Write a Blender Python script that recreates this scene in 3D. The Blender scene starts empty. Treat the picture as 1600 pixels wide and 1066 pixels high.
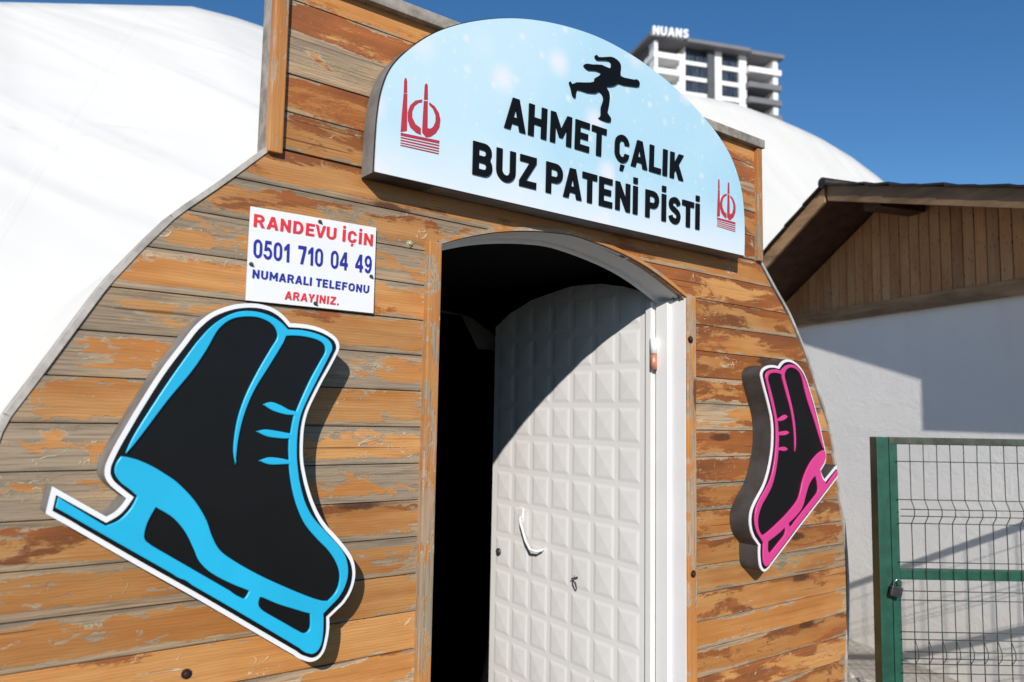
import bpy, bmesh, math, random
from mathutils import Vector, Matrix
random.seed(7)
SC = bpy.context.scene
COL = SC.collection

# ------------------------------------------------------------------ camera
CAM = Vector((-1.587, -1.75, 1.40))
FPX = 1202.85                                     # focal length in pixels of a 1600 px wide picture
RX = Vector((0.79027669, -0.61249575, 0.0176554))  # camera right, down, forward in the world
RD = Vector((0.06956302, 0.06105255, -0.99570757))
RF = Vector((0.60878875, 0.78811265, 0.09085546))
cd = bpy.data.cameras.new('camera')
cam = bpy.data.objects.new('camera', cd)
COL.objects.link(cam)
cam.matrix_world = Matrix(((RX.x, -RD.x, -RF.x, CAM.x), (RX.y, -RD.y, -RF.y, CAM.y), (RX.z, -RD.z, -RF.z, CAM.z), (0, 0, 0, 1)))
cd.sensor_width = 36
cd.lens = 36 * FPX / 1600
cd.clip_start = 0.05
cd.clip_end = 3000
cd.dof.use_dof = True
cd.dof.focus_distance = 2.25
cd.dof.aperture_fstop = 3.2
SC.camera = cam

# ------------------------------------------------------------------ sky, sun, exposure
SUN_AZ, SUN_EL = 39.5, 26.0                       # azimuth the light travels to (from +Y towards +X), elevation
W = bpy.data.worlds.new('World')
SC.world = W
W.use_nodes = True
wn = W.node_tree
sky = wn.nodes.new('ShaderNodeTexSky')
sky.sky_type = 'NISHITA'
sky.sun_disc = False
sky.sun_elevation = math.radians(SUN_EL)
sky.sun_rotation = math.radians(SUN_AZ + 180)
sky.altitude = 900
sky.air_density = 1.0
sky.dust_density = 0.0
sky.ozone_density = 3.5
bg = wn.nodes['Background']
bg.inputs[1].default_value = 0.062
hs = wn.nodes.new('ShaderNodeHueSaturation')
hs.inputs['Saturation'].default_value = 1.2
hs.inputs['Value'].default_value = 1.72
wn.links.new(sky.outputs[0], hs.inputs['Color'])
wn.links.new(hs.outputs[0], bg.inputs[0])
sd = bpy.data.lights.new('sun', 'SUN')
sd.energy = 4.6
sd.angle = math.radians(0.53)
sd.color = (1.0, 0.955, 0.89)
sun = bpy.data.objects.new('sun', sd)
COL.objects.link(sun)
a, e = math.radians(SUN_AZ), math.radians(SUN_EL)
SUND = Vector((math.sin(a) * math.cos(e), math.cos(a) * math.cos(e), -math.sin(e)))
sun.rotation_euler = SUND.to_track_quat('-Z', 'Y').to_euler()
SC.view_settings.view_transform = 'Standard'
SC.view_settings.look = 'None'
SC.view_settings.gamma = 1
SC.view_settings.exposure = 0.05
SC.cycles.max_bounces = 6
SC.cycles.diffuse_bounces = 4


# ------------------------------------------------------------------ geometry helpers
def ray(px, py):
    return RX * ((px - 800) / FPX) + RD * ((py - 533) / FPX) + RF


def at(px, py, Y):
    """the point of the upright plane at depth Y (parallel to the front) seen at a pixel"""
    d = ray(px, py)
    return CAM + d * ((Y - CAM.y) / d.y)


def onplane(px, py, pt, n):
    d = ray(px, py)
    return CAM + d * ((pt - CAM).dot(n) / d.dot(n))


def base_of(o):
    t = Vector((0, 0, 0))
    while o:
        t += Vector(o.location) if o.type == 'EMPTY' else Vector((0, 0, 0))
        o = o.parent
    return t


def link(o, parent=None):
    COL.objects.link(o)
    if parent:
        o.parent = parent
        if parent.type == 'EMPTY':
            o.matrix_parent_inverse = Matrix.Translation(-Vector(parent.location))
    return o


def thing(name, loc, label, cat, group=None):
    o = bpy.data.objects.new(name, None)
    o.empty_display_size = 0.1
    o.location = loc
    COL.objects.link(o)
    o['label'] = label
    o['category'] = cat
    if group:
        o['group'] = group
    return o


class MB:
    """collects shapes into one mesh"""
    def __init__(s):
        s.bm = bmesh.new()
        s.uv = s.bm.loops.layers.uv.new('UVMap')
        s.fr = s.bm.loops.layers.uv.new('Frac')
        s.tone = s.bm.loops.layers.float_color.new('tone')
        s.done = s.bm.faces.layers.int.new('done')
        s.uv, s.fr = s.bm.loops.layers.uv['UVMap'], s.bm.loops.layers.uv['Frac']

    def face(s, pts, mi=0, uv=None, fr=None, tone=None):
        f = s.bm.faces.new([s.bm.verts.new(p) for p in pts])
        f.material_index = mi
        return f

    def box(s, x0, x1, y0, y1, z0, z1, mat=None, bev=0.0):
        M = mat or Matrix.Identity(4)
        c = [M @ Vector(p) for p in ((x0, y0, z0), (x1, y0, z0), (x1, y1, z0), (x0, y1, z0), (x0, y0, z1), (x1, y0, z1), (x1, y1, z1), (x0, y1, z1))]
        v = [s.bm.verts.new(p) for p in c]
        fs = [s.bm.faces.new([v[i] for i in q]) for q in ((0, 3, 2, 1), (4, 5, 6, 7), (0, 1, 5, 4), (1, 2, 6, 5), (2, 3, 7, 6), (3, 0, 4, 7))]
        if bev:
            es = list({e for f in fs for e in f.edges})
            bmesh.ops.bevel(s.bm, geom=es, offset=bev, segments=2, profile=0.6, affect='EDGES')
        return fs

    def prism(s, pts, vec, bev=0.0):
        """a flat polygon pushed along vec"""
        a = [s.bm.verts.new(p) for p in pts]
        b = [s.bm.verts.new(Vector(p) + vec) for p in pts]
        n = len(pts)
        f0 = s.bm.faces.new(a)
        f1 = s.bm.faces.new(b[::-1])
        side = [s.bm.faces.new((a[i], b[i], b[(i + 1) % n], a[(i + 1) % n])) for i in range(n)]
        fs = [f0, f1] + side
        bmesh.ops.recalc_face_normals(s.bm, faces=fs)
        if bev:
            bmesh.ops.bevel(s.bm, geom=list(f0.edges), offset=bev, segments=2, profile=0.6, affect='EDGES')
        return fs

    def tube(s, pts, r, n=8, cap=True):
        pts = [Vector(p) for p in pts]
        rings = []
        for i, p in enumerate(pts):
            t = (pts[min(i + 1, len(pts) - 1)] - pts[max(i - 1, 0)]).normalized()
            up = Vector((0, 0, 1)) if abs(t.z) < 0.9 else Vector((1, 0, 0))
            u = t.cross(up).normalized()
            v = t.cross(u)
            rr = r[i] if isinstance(r, (list, tuple)) else r
            rings.append([s.bm.verts.new(p + u * rr * math.cos(k * 2 * math.pi / n) + v * rr * math.sin(k * 2 * math.pi / n)) for k in range(n)])
        for A, B in zip(rings, rings[1:]):
            for k in range(n):
                f = s.bm.faces.new((A[k], A[(k + 1) % n], B[(k + 1) % n], B[k]))
                f.smooth = n > 5
        if cap:
            s.bm.faces.new(rings[0][::-1])
            s.bm.faces.new(rings[-1])

    def build(s, name, mat, parent=None, smooth=False, recalc=True):
        if recalc:
            bmesh.ops.recalc_face_normals(s.bm, faces=s.bm.faces)
        me = bpy.data.meshes.new(name)
        s.bm.to_mesh(me)
        s.bm.free()
        for m in (mat if isinstance(mat, (list, tuple)) else [mat]):
            me.materials.append(m)
        if smooth:
            for p in me.polygons:
                p.use_smooth = True
        return link(bpy.data.objects.new(name, me), parent)


def smooth_loop(pts, per=8):
    """closed Catmull-Rom through points; a third value marks a sharp corner"""
    n = len(pts)
    out = []
    for i in range(n):
        p1, p2 = pts[i], pts[(i + 1) % n]
        p0 = p1 if len(p1) > 2 else pts[i - 1]
        p3 = p2 if len(p2) > 2 else pts[(i + 2) % n]
        L = math.hypot(p2[0] - p1[0], p2[1] - p1[1])
        for k in range(per):
            t = k / per
            q = []
            for c in (0, 1):
                m1 = (p2[c] - p0[c]) * 0.5
                m2 = (p3[c] - p1[c]) * 0.5
                lim = 1.2 * L
                m1 = max(-lim, min(lim, m1))
                m2 = max(-lim, min(lim, m2))
                q.append((2 * t**3 - 3 * t**2 + 1) * p1[c] + (t**3 - 2 * t**2 + t) * m1 + (-2 * t**3 + 3 * t**2) * p2[c] + (t**3 - t**2) * m2)
            out.append(tuple(q))
    return out


def area(p):
    return 0.5 * sum(p[i - 1][0] * p[i][1] - p[i][0] * p[i - 1][1] for i in range(len(p)))


def inset(pts, d):
    sg = 1 if area([q[:2] for q in pts]) > 0 else -1
    n = len(pts)
    out = []
    for i in range(n):
        a, b, c = Vector(pts[i - 1][:2]), Vector(pts[i][:2]), Vector(pts[(i + 1) % n][:2])
        e1, e2 = (b - a).normalized(), (c - b).normalized()
        n1, n2 = Vector((-e1.y, e1.x)) * sg, Vector((-e2.y, e2.x)) * sg
        m = (n1 + n2)
        m = m.normalized()
        k = d / max(0.45, m.dot(n1))
        q = b + m * k
        out.append((q.x, q.y) + tuple(pts[i][2:]))
    return out


def plate(name, loops, Y, depth, mat, parent, bev=0.0, front=True):
    """flat shape with holes in the x,z plane; its front at Y, thickness depth behind it"""
    cu = bpy.data.curves.new(name, 'CURVE')
    cu.dimensions = '2D'
    cu.fill_mode = 'BOTH'
    cu.extrude = max(depth / 2 - bev, 1e-5)
    cu.bevel_depth = bev
    cu.bevel_resolution = 2
    cu.offset = -bev
    for lp in loops:
        sp = cu.splines.new('POLY')
        sp.points.add(len(lp) - 1)
        for q, p in zip(sp.points, lp):
            q.co = (p[0], p[1], 0, 1)
        sp.use_cyclic_u = True
    return curve_mesh(cu, name, mat, parent, lambda v: Vector((v.x, Y + depth / 2 - v.z, v.y)))


def curve_mesh(cu, name, mat, parent, fn):
    o = bpy.data.objects.new(name + '_outline', cu)
    COL.objects.link(o)
    dg = bpy.context.evaluated_depsgraph_get()
    me = bpy.data.meshes.new_from_object(o.evaluated_get(dg))
    bpy.data.objects.remove(o)
    bpy.data.curves.remove(cu)
    if fn:
        for v in me.vertices:
            v.co = fn(v.co.copy())
    me.name = name
    me.materials.clear()
    for m in (mat if isinstance(mat, (list, tuple)) else [mat]):
        me.materials.append(m)
    return link(bpy.data.objects.new(name, me), parent)


def arc(cx, cy, rx, ry, a0, a1, n=8):
    return [(cx + rx * math.cos(math.radians(a0 + (a1 - a0) * i / n)), cy + ry * math.sin(math.radians(a0 + (a1 - a0) * i / n))) for i in range(n + 1)]


def ribbon(pts, hw):
    """outline of a pen stroke along a smooth open line"""
    P = []
    for i in range(len(pts) - 1):
        p0, p1, p2, p3 = pts[max(i - 1, 0)], pts[i], pts[i + 1], pts[min(i + 2, len(pts) - 1)]
        for k in range(5):
            t = k / 5
            P.append(Vector([0.5 * (2 * p1[c] + (p2[c] - p0[c]) * t + (2 * p0[c] - 5 * p1[c] + 4 * p2[c] - p3[c]) * t * t + (3 * p1[c] - p0[c] - 3 * p2[c] + p3[c]) * t**3) for c in (0, 1)]))
    P.append(Vector(pts[-1]))
    L, R = [], []
    for i, p in enumerate(P):
        d = (P[min(i + 1, len(P) - 1)] - P[max(i - 1, 0)]).normalized()
        n = Vector((-d.y, d.x)) * hw
        L.append(tuple(p + n))
        R.append(tuple(p - n))
    return L + R[::-1]


# block letters drawn for the signs: width and outlines, capital height 91
def _O(w, s=20.5, t=18.5, h=91):
    r = min(w / 2, 33)
    return [arc(w / 2, h - r, w / 2, r, 0, 180, 12) + arc(w / 2, r, w / 2, r, 180, 360, 12),
            arc(w / 2, h - r, w / 2 - s, r - t, 0, 180, 12) + arc(w / 2, r, w / 2 - s, r - t, 180, 360, 12)]


_I = [(0, 0), (0, 91), (22, 91), (22, 0)]
_C = arc(33, 58, 33, 33, 5, 180, 12) + arc(33, 33, 33, 33, 180, 355, 12) + arc(33, 33, 12.5, 14.5, 355, 180, 10) + arc(33, 58, 12.5, 14.5, 180, 5, 10)
_P = [[(0, 0), (0, 91)] + arc(38, 62, 30, 29, 90, -90, 12) + [(21, 33), (21, 0)], [(21, 51)] + arc(37, 62, 10.5, 11, -90, 90, 8) + [(21, 73)]]
_DOT = [(1, 100), (1, 119), (21, 119), (21, 100)]
_CED = [(28, -7), (46, -7), (39, -26), (25, -26)]
GLYPH = {
    'A': (78, [[(0, 0), (27, 91), (51, 91), (78, 0), (56, 0), (51, 18), (27, 18), (22, 0)], [(32, 36), (46, 36), (39, 64)]]),
    'H': (70, [[(0, 0), (0, 91), (21, 91), (21, 55), (49, 55), (49, 91), (70, 91), (70, 0), (49, 0), (49, 36), (21, 36), (21, 0)]]),
    'M': (85, [[(0, 0), (0, 91), (19, 91), (42.5, 46), (66, 91), (85, 91), (85, 0), (65, 0), (65, 52), (49, 20), (36, 20), (20, 52), (20, 0)]]),
    'E': (60, [[(0, 0), (0, 91), (60, 91), (60, 73), (21, 73), (21, 55), (54, 55), (54, 37), (21, 37), (21, 18), (60, 18), (60, 0)]]),
    'F': (58, [[(0, 0), (0, 91), (58, 91), (58, 73), (21, 73), (21, 54), (52, 54), (52, 36), (21, 36), (21, 0)]]),
    'T': (64, [[(21.5, 0), (21.5, 72.5), (0, 72.5), (0, 91), (64, 91), (64, 72.5), (42.5, 72.5), (42.5, 0)]]),
    'L': (57, [[(0, 0), (0, 91), (21, 91), (21, 18.5), (57, 18.5), (57, 0)]]),
    'I': (22, [_I]),
    'İ': (22, [_I, _DOT]),
    'K': (69, [[(0, 0), (0, 91), (21, 91), (21, 55), (44, 91), (69, 91), (43, 52), (70, 0), (46, 0), (30, 33), (21, 21), (21, 0)]]),
    'Z': (65, [[(0, 0), (0, 16), (39, 72.5), (2, 72.5), (2, 91), (65, 91), (65, 75), (25, 18.5), (65, 18.5), (65, 0)]]),
    'N': (69, [[(0, 0), (0, 91), (19, 91), (48.5, 41), (48.5, 91), (69, 91), (69, 0), (50, 0), (20.5, 50), (20.5, 0)]]),
    'P': (68, _P),
    'R': (72, [[(0, 0), (0, 91)] + arc(39, 64, 29, 27, 90, -60, 12) + [(74, 0), (50, 0), (33, 35), (21, 35), (21, 0)], [(21, 53)] + arc(37, 63, 10.5, 10.5, -90, 90, 8) + [(21, 73.5)]]),
    'B': (69, [[(0, 0), (0, 91)] + arc(39, 67, 27, 24, 90, -35, 8) + arc(40, 27, 29, 27, 40, -90, 9), [(21, 55)] + arc(37, 64, 9.5, 9, -90, 90, 6) + [(21, 73)], [(21, 18)] + arc(38, 27.5, 10.5, 9.5, -90, 90, 6) + [(21, 37)]]),
    'D': (70, [[(0, 0), (0, 91)] + arc(34, 45.5, 36, 45.5, 90, -90, 14), [(21, 18)] + arc(33, 45.5, 16, 27.5, -90, 90, 10) + [(21, 73)]]),
    'U': (71, [[(0, 91)] + arc(35.5, 33, 35.5, 33, 180, 360, 14) + [(71, 91), (50, 91)] + arc(35.5, 33, 14.5, 14.5, 360, 180, 10) + [(21, 91)]]),
    'V': (76, [[(0, 91), (22, 91), (38, 26), (54, 91), (76, 91), (49, 0), (27, 0)]]),
    'Y': (76, [[(27.5, 0), (27.5, 36), (0, 91), (24, 91), (38, 57), (52, 91), (76, 91), (48.5, 36), (48.5, 0)]]),
    'O': (74, _O(74)),
    'Ç': (66, [_C, _CED]),
    'S': (62, [ribbon([(52, 66), (46, 77), (31, 82), (16, 77), (10.5, 66), (15, 54.5), (31, 47), (47, 38), (52, 26), (46, 14), (31, 9), (15, 14), (9.5, 26)], 9.6)]),
    '.': (20, [[(0, 0), (0, 19), (19, 19), (19, 0)]]),
    '0': (60, _O(60, 17.5, 14)),
    '1': (44, [[(22, 0), (22, 62), (3, 53), (3, 69), (27, 91), (41, 91), (41, 0)]]),
    '4': (63, [[(36, 0), (36, 19), (0, 19), (0, 35), (34, 91), (54, 91), (54, 36), (63, 36), (63, 19), (54, 19), (54, 0)], [(36, 36), (36, 66), (18, 36)]]),
    '5': (58, [[(52, 91), (52, 75), (23, 75), (21, 58), (31, 60)] + arc(27, 30, 31, 30.5, 80, -165, 16) + [(1, 24), (18, 22)] + arc(28, 29, 14, 15, -140, 100, 10) + [(19, 41), (3, 40), (9, 91)]]),
    '7': (60, [[(0, 91), (60, 91), (60, 75), (38, 0), (17, 0), (39, 74), (0, 74)]]),
    '9': (60, [[(2, 22), (9, 6), (26, -1), (46, 5), (57, 25), (60, 50), (58, 71), (49, 86), (30, 92), (11, 86), (1, 68), (1, 57), (8, 40), (23, 31), (36, 34), (42, 40), (39, 25), (33, 16), (25, 15), (19, 23)], arc(30, 61, 12, 16, 0, 345, 15)]),
}


def text_quad(name, body, quad, Y, thick, mat, parent, space=15, word=39, fn=None, squeeze=None):
    """lettering fitted to four corners (TL, TR, BR, BL in pixels) of the plane at depth Y"""
    x = 0
    loops = []
    prev = ''
    for ch in body:
        if ch == ' ':
            x += word - space
            prev = ''
            continue
        w, ls = GLYPH[ch]
        if prev + ch in ('PA', 'AT', 'AY', 'YA', 'TA', 'EV', 'VU'):
            x -= 12
        elif prev and (prev in 'ALRT' or ch in 'AT'):
            x -= 5
        loops += [[(p[0] + x, p[1]) for p in l] for l in ls]
        x += w + space
        prev = ch
    tot = x - space
    cu = bpy.data.curves.new(name, 'CURVE')
    cu.dimensions = '2D'
    cu.fill_mode = 'BOTH'
    cu.extrude = 0.5
    for lp in loops:
        sp = cu.splines.new('POLY')
        sp.points.add(len(lp) - 1)
        for q, p in zip(sp.points, lp):
            q.co = (p[0], p[1], 0, 1)
        sp.use_cyclic_u = True
    fn = fn or (lambda p: at(p[0], p[1], Y))
    TL, TR, BR, BL = [fn(p) for p in quad]
    nrm = (TR - TL).cross(BL - TL).normalized()      # away from the viewer

    def put(v):
        u, w = v.x / tot, v.y / 91
        return (BL * (1 - u) + BR * u) * (1 - w) + (TL * (1 - u) + TR * u) * w - nrm * thick * (v.z + 0.5)
    return curve_mesh(cu, name, mat, parent, put)


# ------------------------------------------------------------------ material helpers
class NT:
    def __init__(s, name, rough=0.5, spec=0.5, metal=0.0, col=None):
        s.m = bpy.data.materials.new(name)
        s.m.use_nodes = True
        s.t = s.m.node_tree
        s.b = s.t.nodes['Principled BSDF']
        s.b.inputs['Roughness'].default_value = rough
        s.b.inputs['Specular IOR Level'].default_value = spec
        s.b.inputs['Metallic'].default_value = metal
        if col:
            s.b.inputs['Base Color'].default_value = (*col, 1)

    def put(s, sock, v):
        if isinstance(v, bpy.types.NodeSocket):
            s.t.links.new(v, sock)
        elif isinstance(v, (tuple, list)) and sock.type == 'RGBA' and len(v) == 3:
            sock.default_value = (*v, 1)
        else:
            sock.default_value = v

    def obj(s):
        return s.t.nodes.new('ShaderNodeTexCoord').outputs['Object']

    def uv(s, name):
        n = s.t.nodes.new('ShaderNodeUVMap')
        n.uv_map = name
        return n.outputs[0]

    def attr(s, name):
        n = s.t.nodes.new('ShaderNodeAttribute')
        n.attribute_name = name
        return s.sep(n.outputs['Color'])

    def sep(s, v):
        n = s.t.nodes.new('ShaderNodeSeparateXYZ')
        s.put(n.inputs[0], v)
        return n.outputs

    def scale(s, v, k):
        n = s.t.nodes.new('ShaderNodeVectorMath')
        n.operation = 'MULTIPLY'
        s.put(n.inputs[0], v)
        n.inputs[1].default_value = k
        return n.outputs[0]

    def noise(s, v, sc=1, det=4, rough=0.55, dist=0.0):
        n = s.t.nodes.new('ShaderNodeTexNoise')
        s.put(n.inputs['Vector'], v)
        n.inputs['Scale'].default_value = sc
        n.inputs['Detail'].default_value = det
        n.inputs['Roughness'].default_value = rough
        n.inputs['Distortion'].default_value = dist
        return n.outputs['Fac']

    def voro(s, v, sc=1, out='Distance'):
        n = s.t.nodes.new('ShaderNodeTexVoronoi')
        s.put(n.inputs['Vector'], v)
        n.inputs['Scale'].default_value = sc
        return n.outputs[out]

    def math(s, op, a, b=0.0, c=None, clamp=False):
        n = s.t.nodes.new('ShaderNodeMath')
        n.operation = op
        n.use_clamp = clamp
        s.put(n.inputs[0], a)
        s.put(n.inputs[1], b)
        if c is not None:
            s.put(n.inputs[2], c)
        return n.outputs[0]

    def ramp(s, v, lo, hi, a=0.0, b=1.0):
        n = s.t.nodes.new('ShaderNodeMapRange')
        n.interpolation_type = 'SMOOTHSTEP'
        s.put(n.inputs[0], v)
        s.put(n.inputs[1], lo)
        s.put(n.inputs[2], hi)
        n.inputs[3].default_value = a
        n.inputs[4].default_value = b
        return n.outputs[0]

    def mix(s, f, a, b, mode='MIX'):
        n = s.t.nodes.new('ShaderNodeMix')
        n.data_type = 'RGBA'
        n.blend_type = mode
        s.put(n.inputs[0], f)
        s.put(n.inputs[6], a)
        s.put(n.inputs[7], b)
        return n.outputs[2]

    def gray(s, v):
        n = s.t.nodes.new('ShaderNodeCombineXYZ')
        for i in range(3):
            s.put(n.inputs[i], v)
        return n.outputs[0]

    def col(s, v):
        s.put(s.b.inputs['Base Color'], v)

    def rough(s, v):
        s.put(s.b.inputs['Roughness'], v)

    def bump(s, h, dist=0.002, strength=1.0):
        n = s.t.nodes.new('ShaderNodeBump')
        n.inputs['Strength'].default_value = strength
        n.inputs['Distance'].default_value = dist
        s.put(n.inputs['Height'], h)
        s.t.links.new(n.outputs[0], s.b.inputs['Normal'])


def weathered_boards(name, bright=1.0, baretint=0.0):
    """old varnished softwood: orange varnish, darker red coats, bare grey and beige patches, knots, flakes"""
    N = NT(name, 0.6, 0.35)
    uv = N.uv('UVMap')
    fx, fv, _ = N.sep(N.uv('Frac'))
    tr, tg, tb = N.attr('tone')
    # grain
    g1 = N.noise(N.scale(uv, (5, 190, 1)), 1, 3, 0.6)
    g2 = N.noise(N.scale(uv, (1.6, 62, 1)), 1, 3, 0.55, 0.5)
    ring = N.t.nodes.new('ShaderNodeTexWave')
    ring.bands_direction = 'Y'
    N.put(ring.inputs['Vector'], N.scale(uv, (0.5, 1, 1)))
    ring.inputs['Scale'].default_value = 46
    ring.inputs['Distortion'].default_value = 7
    ring.inputs['Detail'].default_value = 2
    ring.inputs['Detail Scale'].default_value = 0.5
    ringv = ring.outputs['Fac']
    # varnish that is still there: each board loses it at its own scale, first at edges and ends
    own = N.math('FRACT', N.math('MULTIPLY', tr, 7.31))
    own2 = N.math('FRACT', N.math('MULTIPLY', tr, 23.7))
    nA = N.noise(N.scale(uv, (3.0, 9.5, 1)), 1, 8, 0.64, 0.5)
    nB = N.noise(N.scale(uv, (8.5, 22, 1)), 1, 7, 0.68, 0.5)
    n1 = N.math('ADD', N.math('MULTIPLY', nA, N.math('SUBTRACT', 1.0, own)), N.math('MULTIPLY', nB, own))
    n1b = N.noise(N.scale(uv, (1.1, 2.5, 1)), 1, 2, 0.5)
    streak = N.noise(N.scale(uv, (1.3, 46, 1)), 1, 4, 0.6)
    wob = N.noise(N.scale(uv, (9, 30, 1)), 1, 4, 0.65)
    edge = N.math('MINIMUM', fv, N.math('SUBTRACT', 1.0, fv))
    edgew = N.math('ADD', edge, N.math('MULTIPLY', N.math('SUBTRACT', wob, 0.5), 0.34))
    low = N.ramp(fv, 0.0, 0.22, -0.07, 0.0)
    val = N.math('ADD', n1, N.math('MULTIPLY', N.math('SUBTRACT', n1b, 0.5), 0.65))
    val = N.math('ADD', val, N.ramp(edgew, 0.0, 0.26, -0.13, 0.05))
    val = N.math('ADD', val, low)
    endb = N.math('MINIMUM', fx, N.math('SUBTRACT', 1.0, fx))
    endw = N.math('ADD', endb, N.math('MULTIPLY', N.math('SUBTRACT', wob, 0.5), 0.10))
    val = N.math('ADD', val, N.ramp(endw, 0.0, 0.085, -0.14, 0.0))
    val = N.math('ADD', val, N.math('MULTIPLY', N.math('SUBTRACT', streak, 0.5), 0.20))
    val = N.math('ADD', N.math('SUBTRACT', val, tg), 0.016)
    keep = N.ramp(val, 0.43, 0.458)
    rim = N.math('MULTIPLY', N.ramp(val, 0.405, 0.43), N.math('SUBTRACT', 1.0, N.ramp(val, 0.432, 0.452)))
    rim = N.math('MULTIPLY', rim, N.ramp(wob, 0.42, 0.6))
    # darker red-brown coats
    n2 = N.noise(N.scale(uv, (2.8, 11, 1)), 1.0, 8, 0.68, 0.5)
    flake = N.noise(N.scale(uv, (55, 120, 1)), 1.0, 4, 0.7)
    red = N.math('ADD', n2, tb)
    red = N.math('ADD', red, N.math('MULTIPLY', N.math('SUBTRACT', flake, 0.5), 0.16))
    red = N.math('ADD', red, N.ramp(fv, 0.62, 1.0, -0.02, 0.09))
    red = N.ramp(red, 0.53, 0.60)
    n3 = N.noise(N.scale(uv, (2.2, 9, 1)), 1.0, 5, 0.6)
    honey = N.mix(N.ramp(n3, 0.36, 0.66), (0.55, 0.285, 0.102), (0.45, 0.18, 0.048))
    honey = N.mix(N.math('MULTIPLY', N.math('SUBTRACT', own2, 0.3, clamp=True), 0.8), honey, (0.40, 0.15, 0.036))
    honey = N.mix(N.math('MULTIPLY', N.ramp(ringv, 0.35, 0.95), 0.26), honey, (0.31, 0.115, 0.028))
    redc = N.mix(N.ramp(n3, 0.35, 0.62), (0.17, 0.048, 0.018), (0.32, 0.098, 0.027))
    redc = N.mix(N.ramp(flake, 0.60, 0.70, 0, 0.55), redc, (0.46, 0.27, 0.13))
    varn = N.mix(N.math('MULTIPLY', red, 0.88), honey, redc)
    # bare wood, greyer and darker along the board's edges, split along the grain
    n4 = N.noise(N.scale(uv, (1.6, 13, 1)), 1.0, 6, 0.65)
    bare = N.mix(N.ramp(N.math('ADD', n4, N.math('MULTIPLY', tg, 1.5)), 0.40, 0.68), (0.47 + baretint, 0.318, 0.185), (0.325, 0.248, 0.168))
    dirt = N.ramp(edgew, -0.04, 0.13, 0.62, 0.0)
    bare = N.mix(N.math('MULTIPLY', dirt, N.ramp(n4, 0.38, 0.6)), bare, (0.125, 0.112, 0.10))
    bare = N.mix(N.math('MULTIPLY', N.ramp(g1, 0.47, 0.64), 0.68), bare, (0.14, 0.112, 0.085))
    bare = N.mix(N.math('MULTIPLY', N.ramp(ringv, 0.5, 1.0), 0.25), bare, (0.2, 0.14, 0.085))
    c = N.mix(keep, bare, varn)
    c = N.mix(N.math('MULTIPLY', rim, 0.55), c, (0.56, 0.45, 0.31))
    cl = N.noise(N.scale(uv, (5.5, 13, 1)), 1, 3, 0.55, 0.8)
    curl = N.ramp(N.math('ABSOLUTE', N.math('SUBTRACT', cl, 0.5)), 0.002, 0.006, 1, 0)
    curl = N.math('MULTIPLY', curl, N.ramp(N.noise(N.scale(uv, (3.1, 7, 1)), 1, 2), 0.56, 0.62))
    c = N.mix(N.math('MULTIPLY', curl, 0.75), c, (0.60, 0.49, 0.34))
    split = N.ramp(N.noise(N.scale(uv, (1.5, 130, 1)), 1, 2, 0.4), 0.70, 0.735)
    c = N.mix(N.math('MULTIPLY', split, 0.75), c, (0.05, 0.036, 0.024))
    # knots
    vk = N.t.nodes.new('ShaderNodeTexVoronoi')
    vk.voronoi_dimensions = '2D'
    N.put(vk.inputs['Vector'], N.scale(uv, (1.35, 5.2, 1)))
    vk.inputs['Scale'].default_value = 1.0
    kd = N.math('ADD', vk.outputs['Distance'], N.math('MULTIPLY', N.math('SUBTRACT', N.noise(N.scale(uv, (30, 60, 1)), 1, 3), 0.5), 0.09))
    pick = N.ramp(N.sep(vk.outputs['Color'])[0], 0.58, 0.59)
    kn = N.math('MULTIPLY', N.ramp(kd, 0.055, 0.10, 1, 0), pick)
    halo = N.math('MULTIPLY', N.ramp(kd, 0.10, 0.24, 1, 0), pick)
    c = N.mix(N.math('MULTIPLY', halo, 0.4), c, (0.30, 0.10, 0.024))
    c = N.mix(N.math('MULTIPLY', kn, 0.9), c, (0.085, 0.034, 0.016))
    # fine streaks, tone of each board, dark line at its edges
    k = N.math('ADD', 0.74, N.math('MULTIPLY', g2, 0.5))
    k = N.math('MULTIPLY', k, N.math('ADD', 0.86, N.math('MULTIPLY', g1, 0.28)))
    k = N.math('MULTIPLY', k, N.math('ADD', 0.80 * bright, N.math('MULTIPLY', tr, 0.34 * bright)))
    stain = N.noise(N.scale(uv, (0.9, 40, 1)), 1, 4, 0.6)
    k = N.math('MULTIPLY', k, N.ramp(stain, 0.62, 0.74, 1.0, 0.72))
    c = N.mix(1.0, c, N.gray(k), 'MULTIPLY')
    N.col(c)
    N.rough(N.mix(keep, (0.85,) * 3, (0.42,) * 3))
    h = N.math('ADD', N.math('MULTIPLY', keep, 0.5), N.math('MULTIPLY', g1, 0.5))
    h = N.math('ADD', h, N.math('MULTIPLY', red, 0.3))
    h = N.math('ADD', h, N.math('MULTIPLY', flake, N.math('MULTIPLY', red, 0.7)))
    h = N.math('ADD', h, N.math('MULTIPLY', rim, 0.8))
    h = N.math('ADD', h, N.math('MULTIPLY', curl, 1.2))
    h = N.math('SUBTRACT', h, N.math('MULTIPLY', split, 0.8))
    N.bump(h, 0.0016, 0.75)
    return N.m


M = {}
M['boards'] = weathered_boards('weathered_boards')
M['trim'] = weathered_boards('weathered_trim', 1.08, 0.10)


def plain(name, col, rough=0.5, spec=0.5, metal=0.0, var=0.08, sc=9.0, bump=0.0, bsc=60):
    N = NT(name, rough, spec, metal)
    n = N.noise(N.obj(), sc, 5, 0.6)
    k = N.ramp(n, 0.3, 0.7, 1 - var, 1 + var * 0.6)
    N.col(N.mix(1.0, col, N.gray(k), 'MULTIPLY'))
    if bump:
        N.bump(N.noise(N.obj(), bsc, 4), bump, 0.6)
    return N.m


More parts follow.
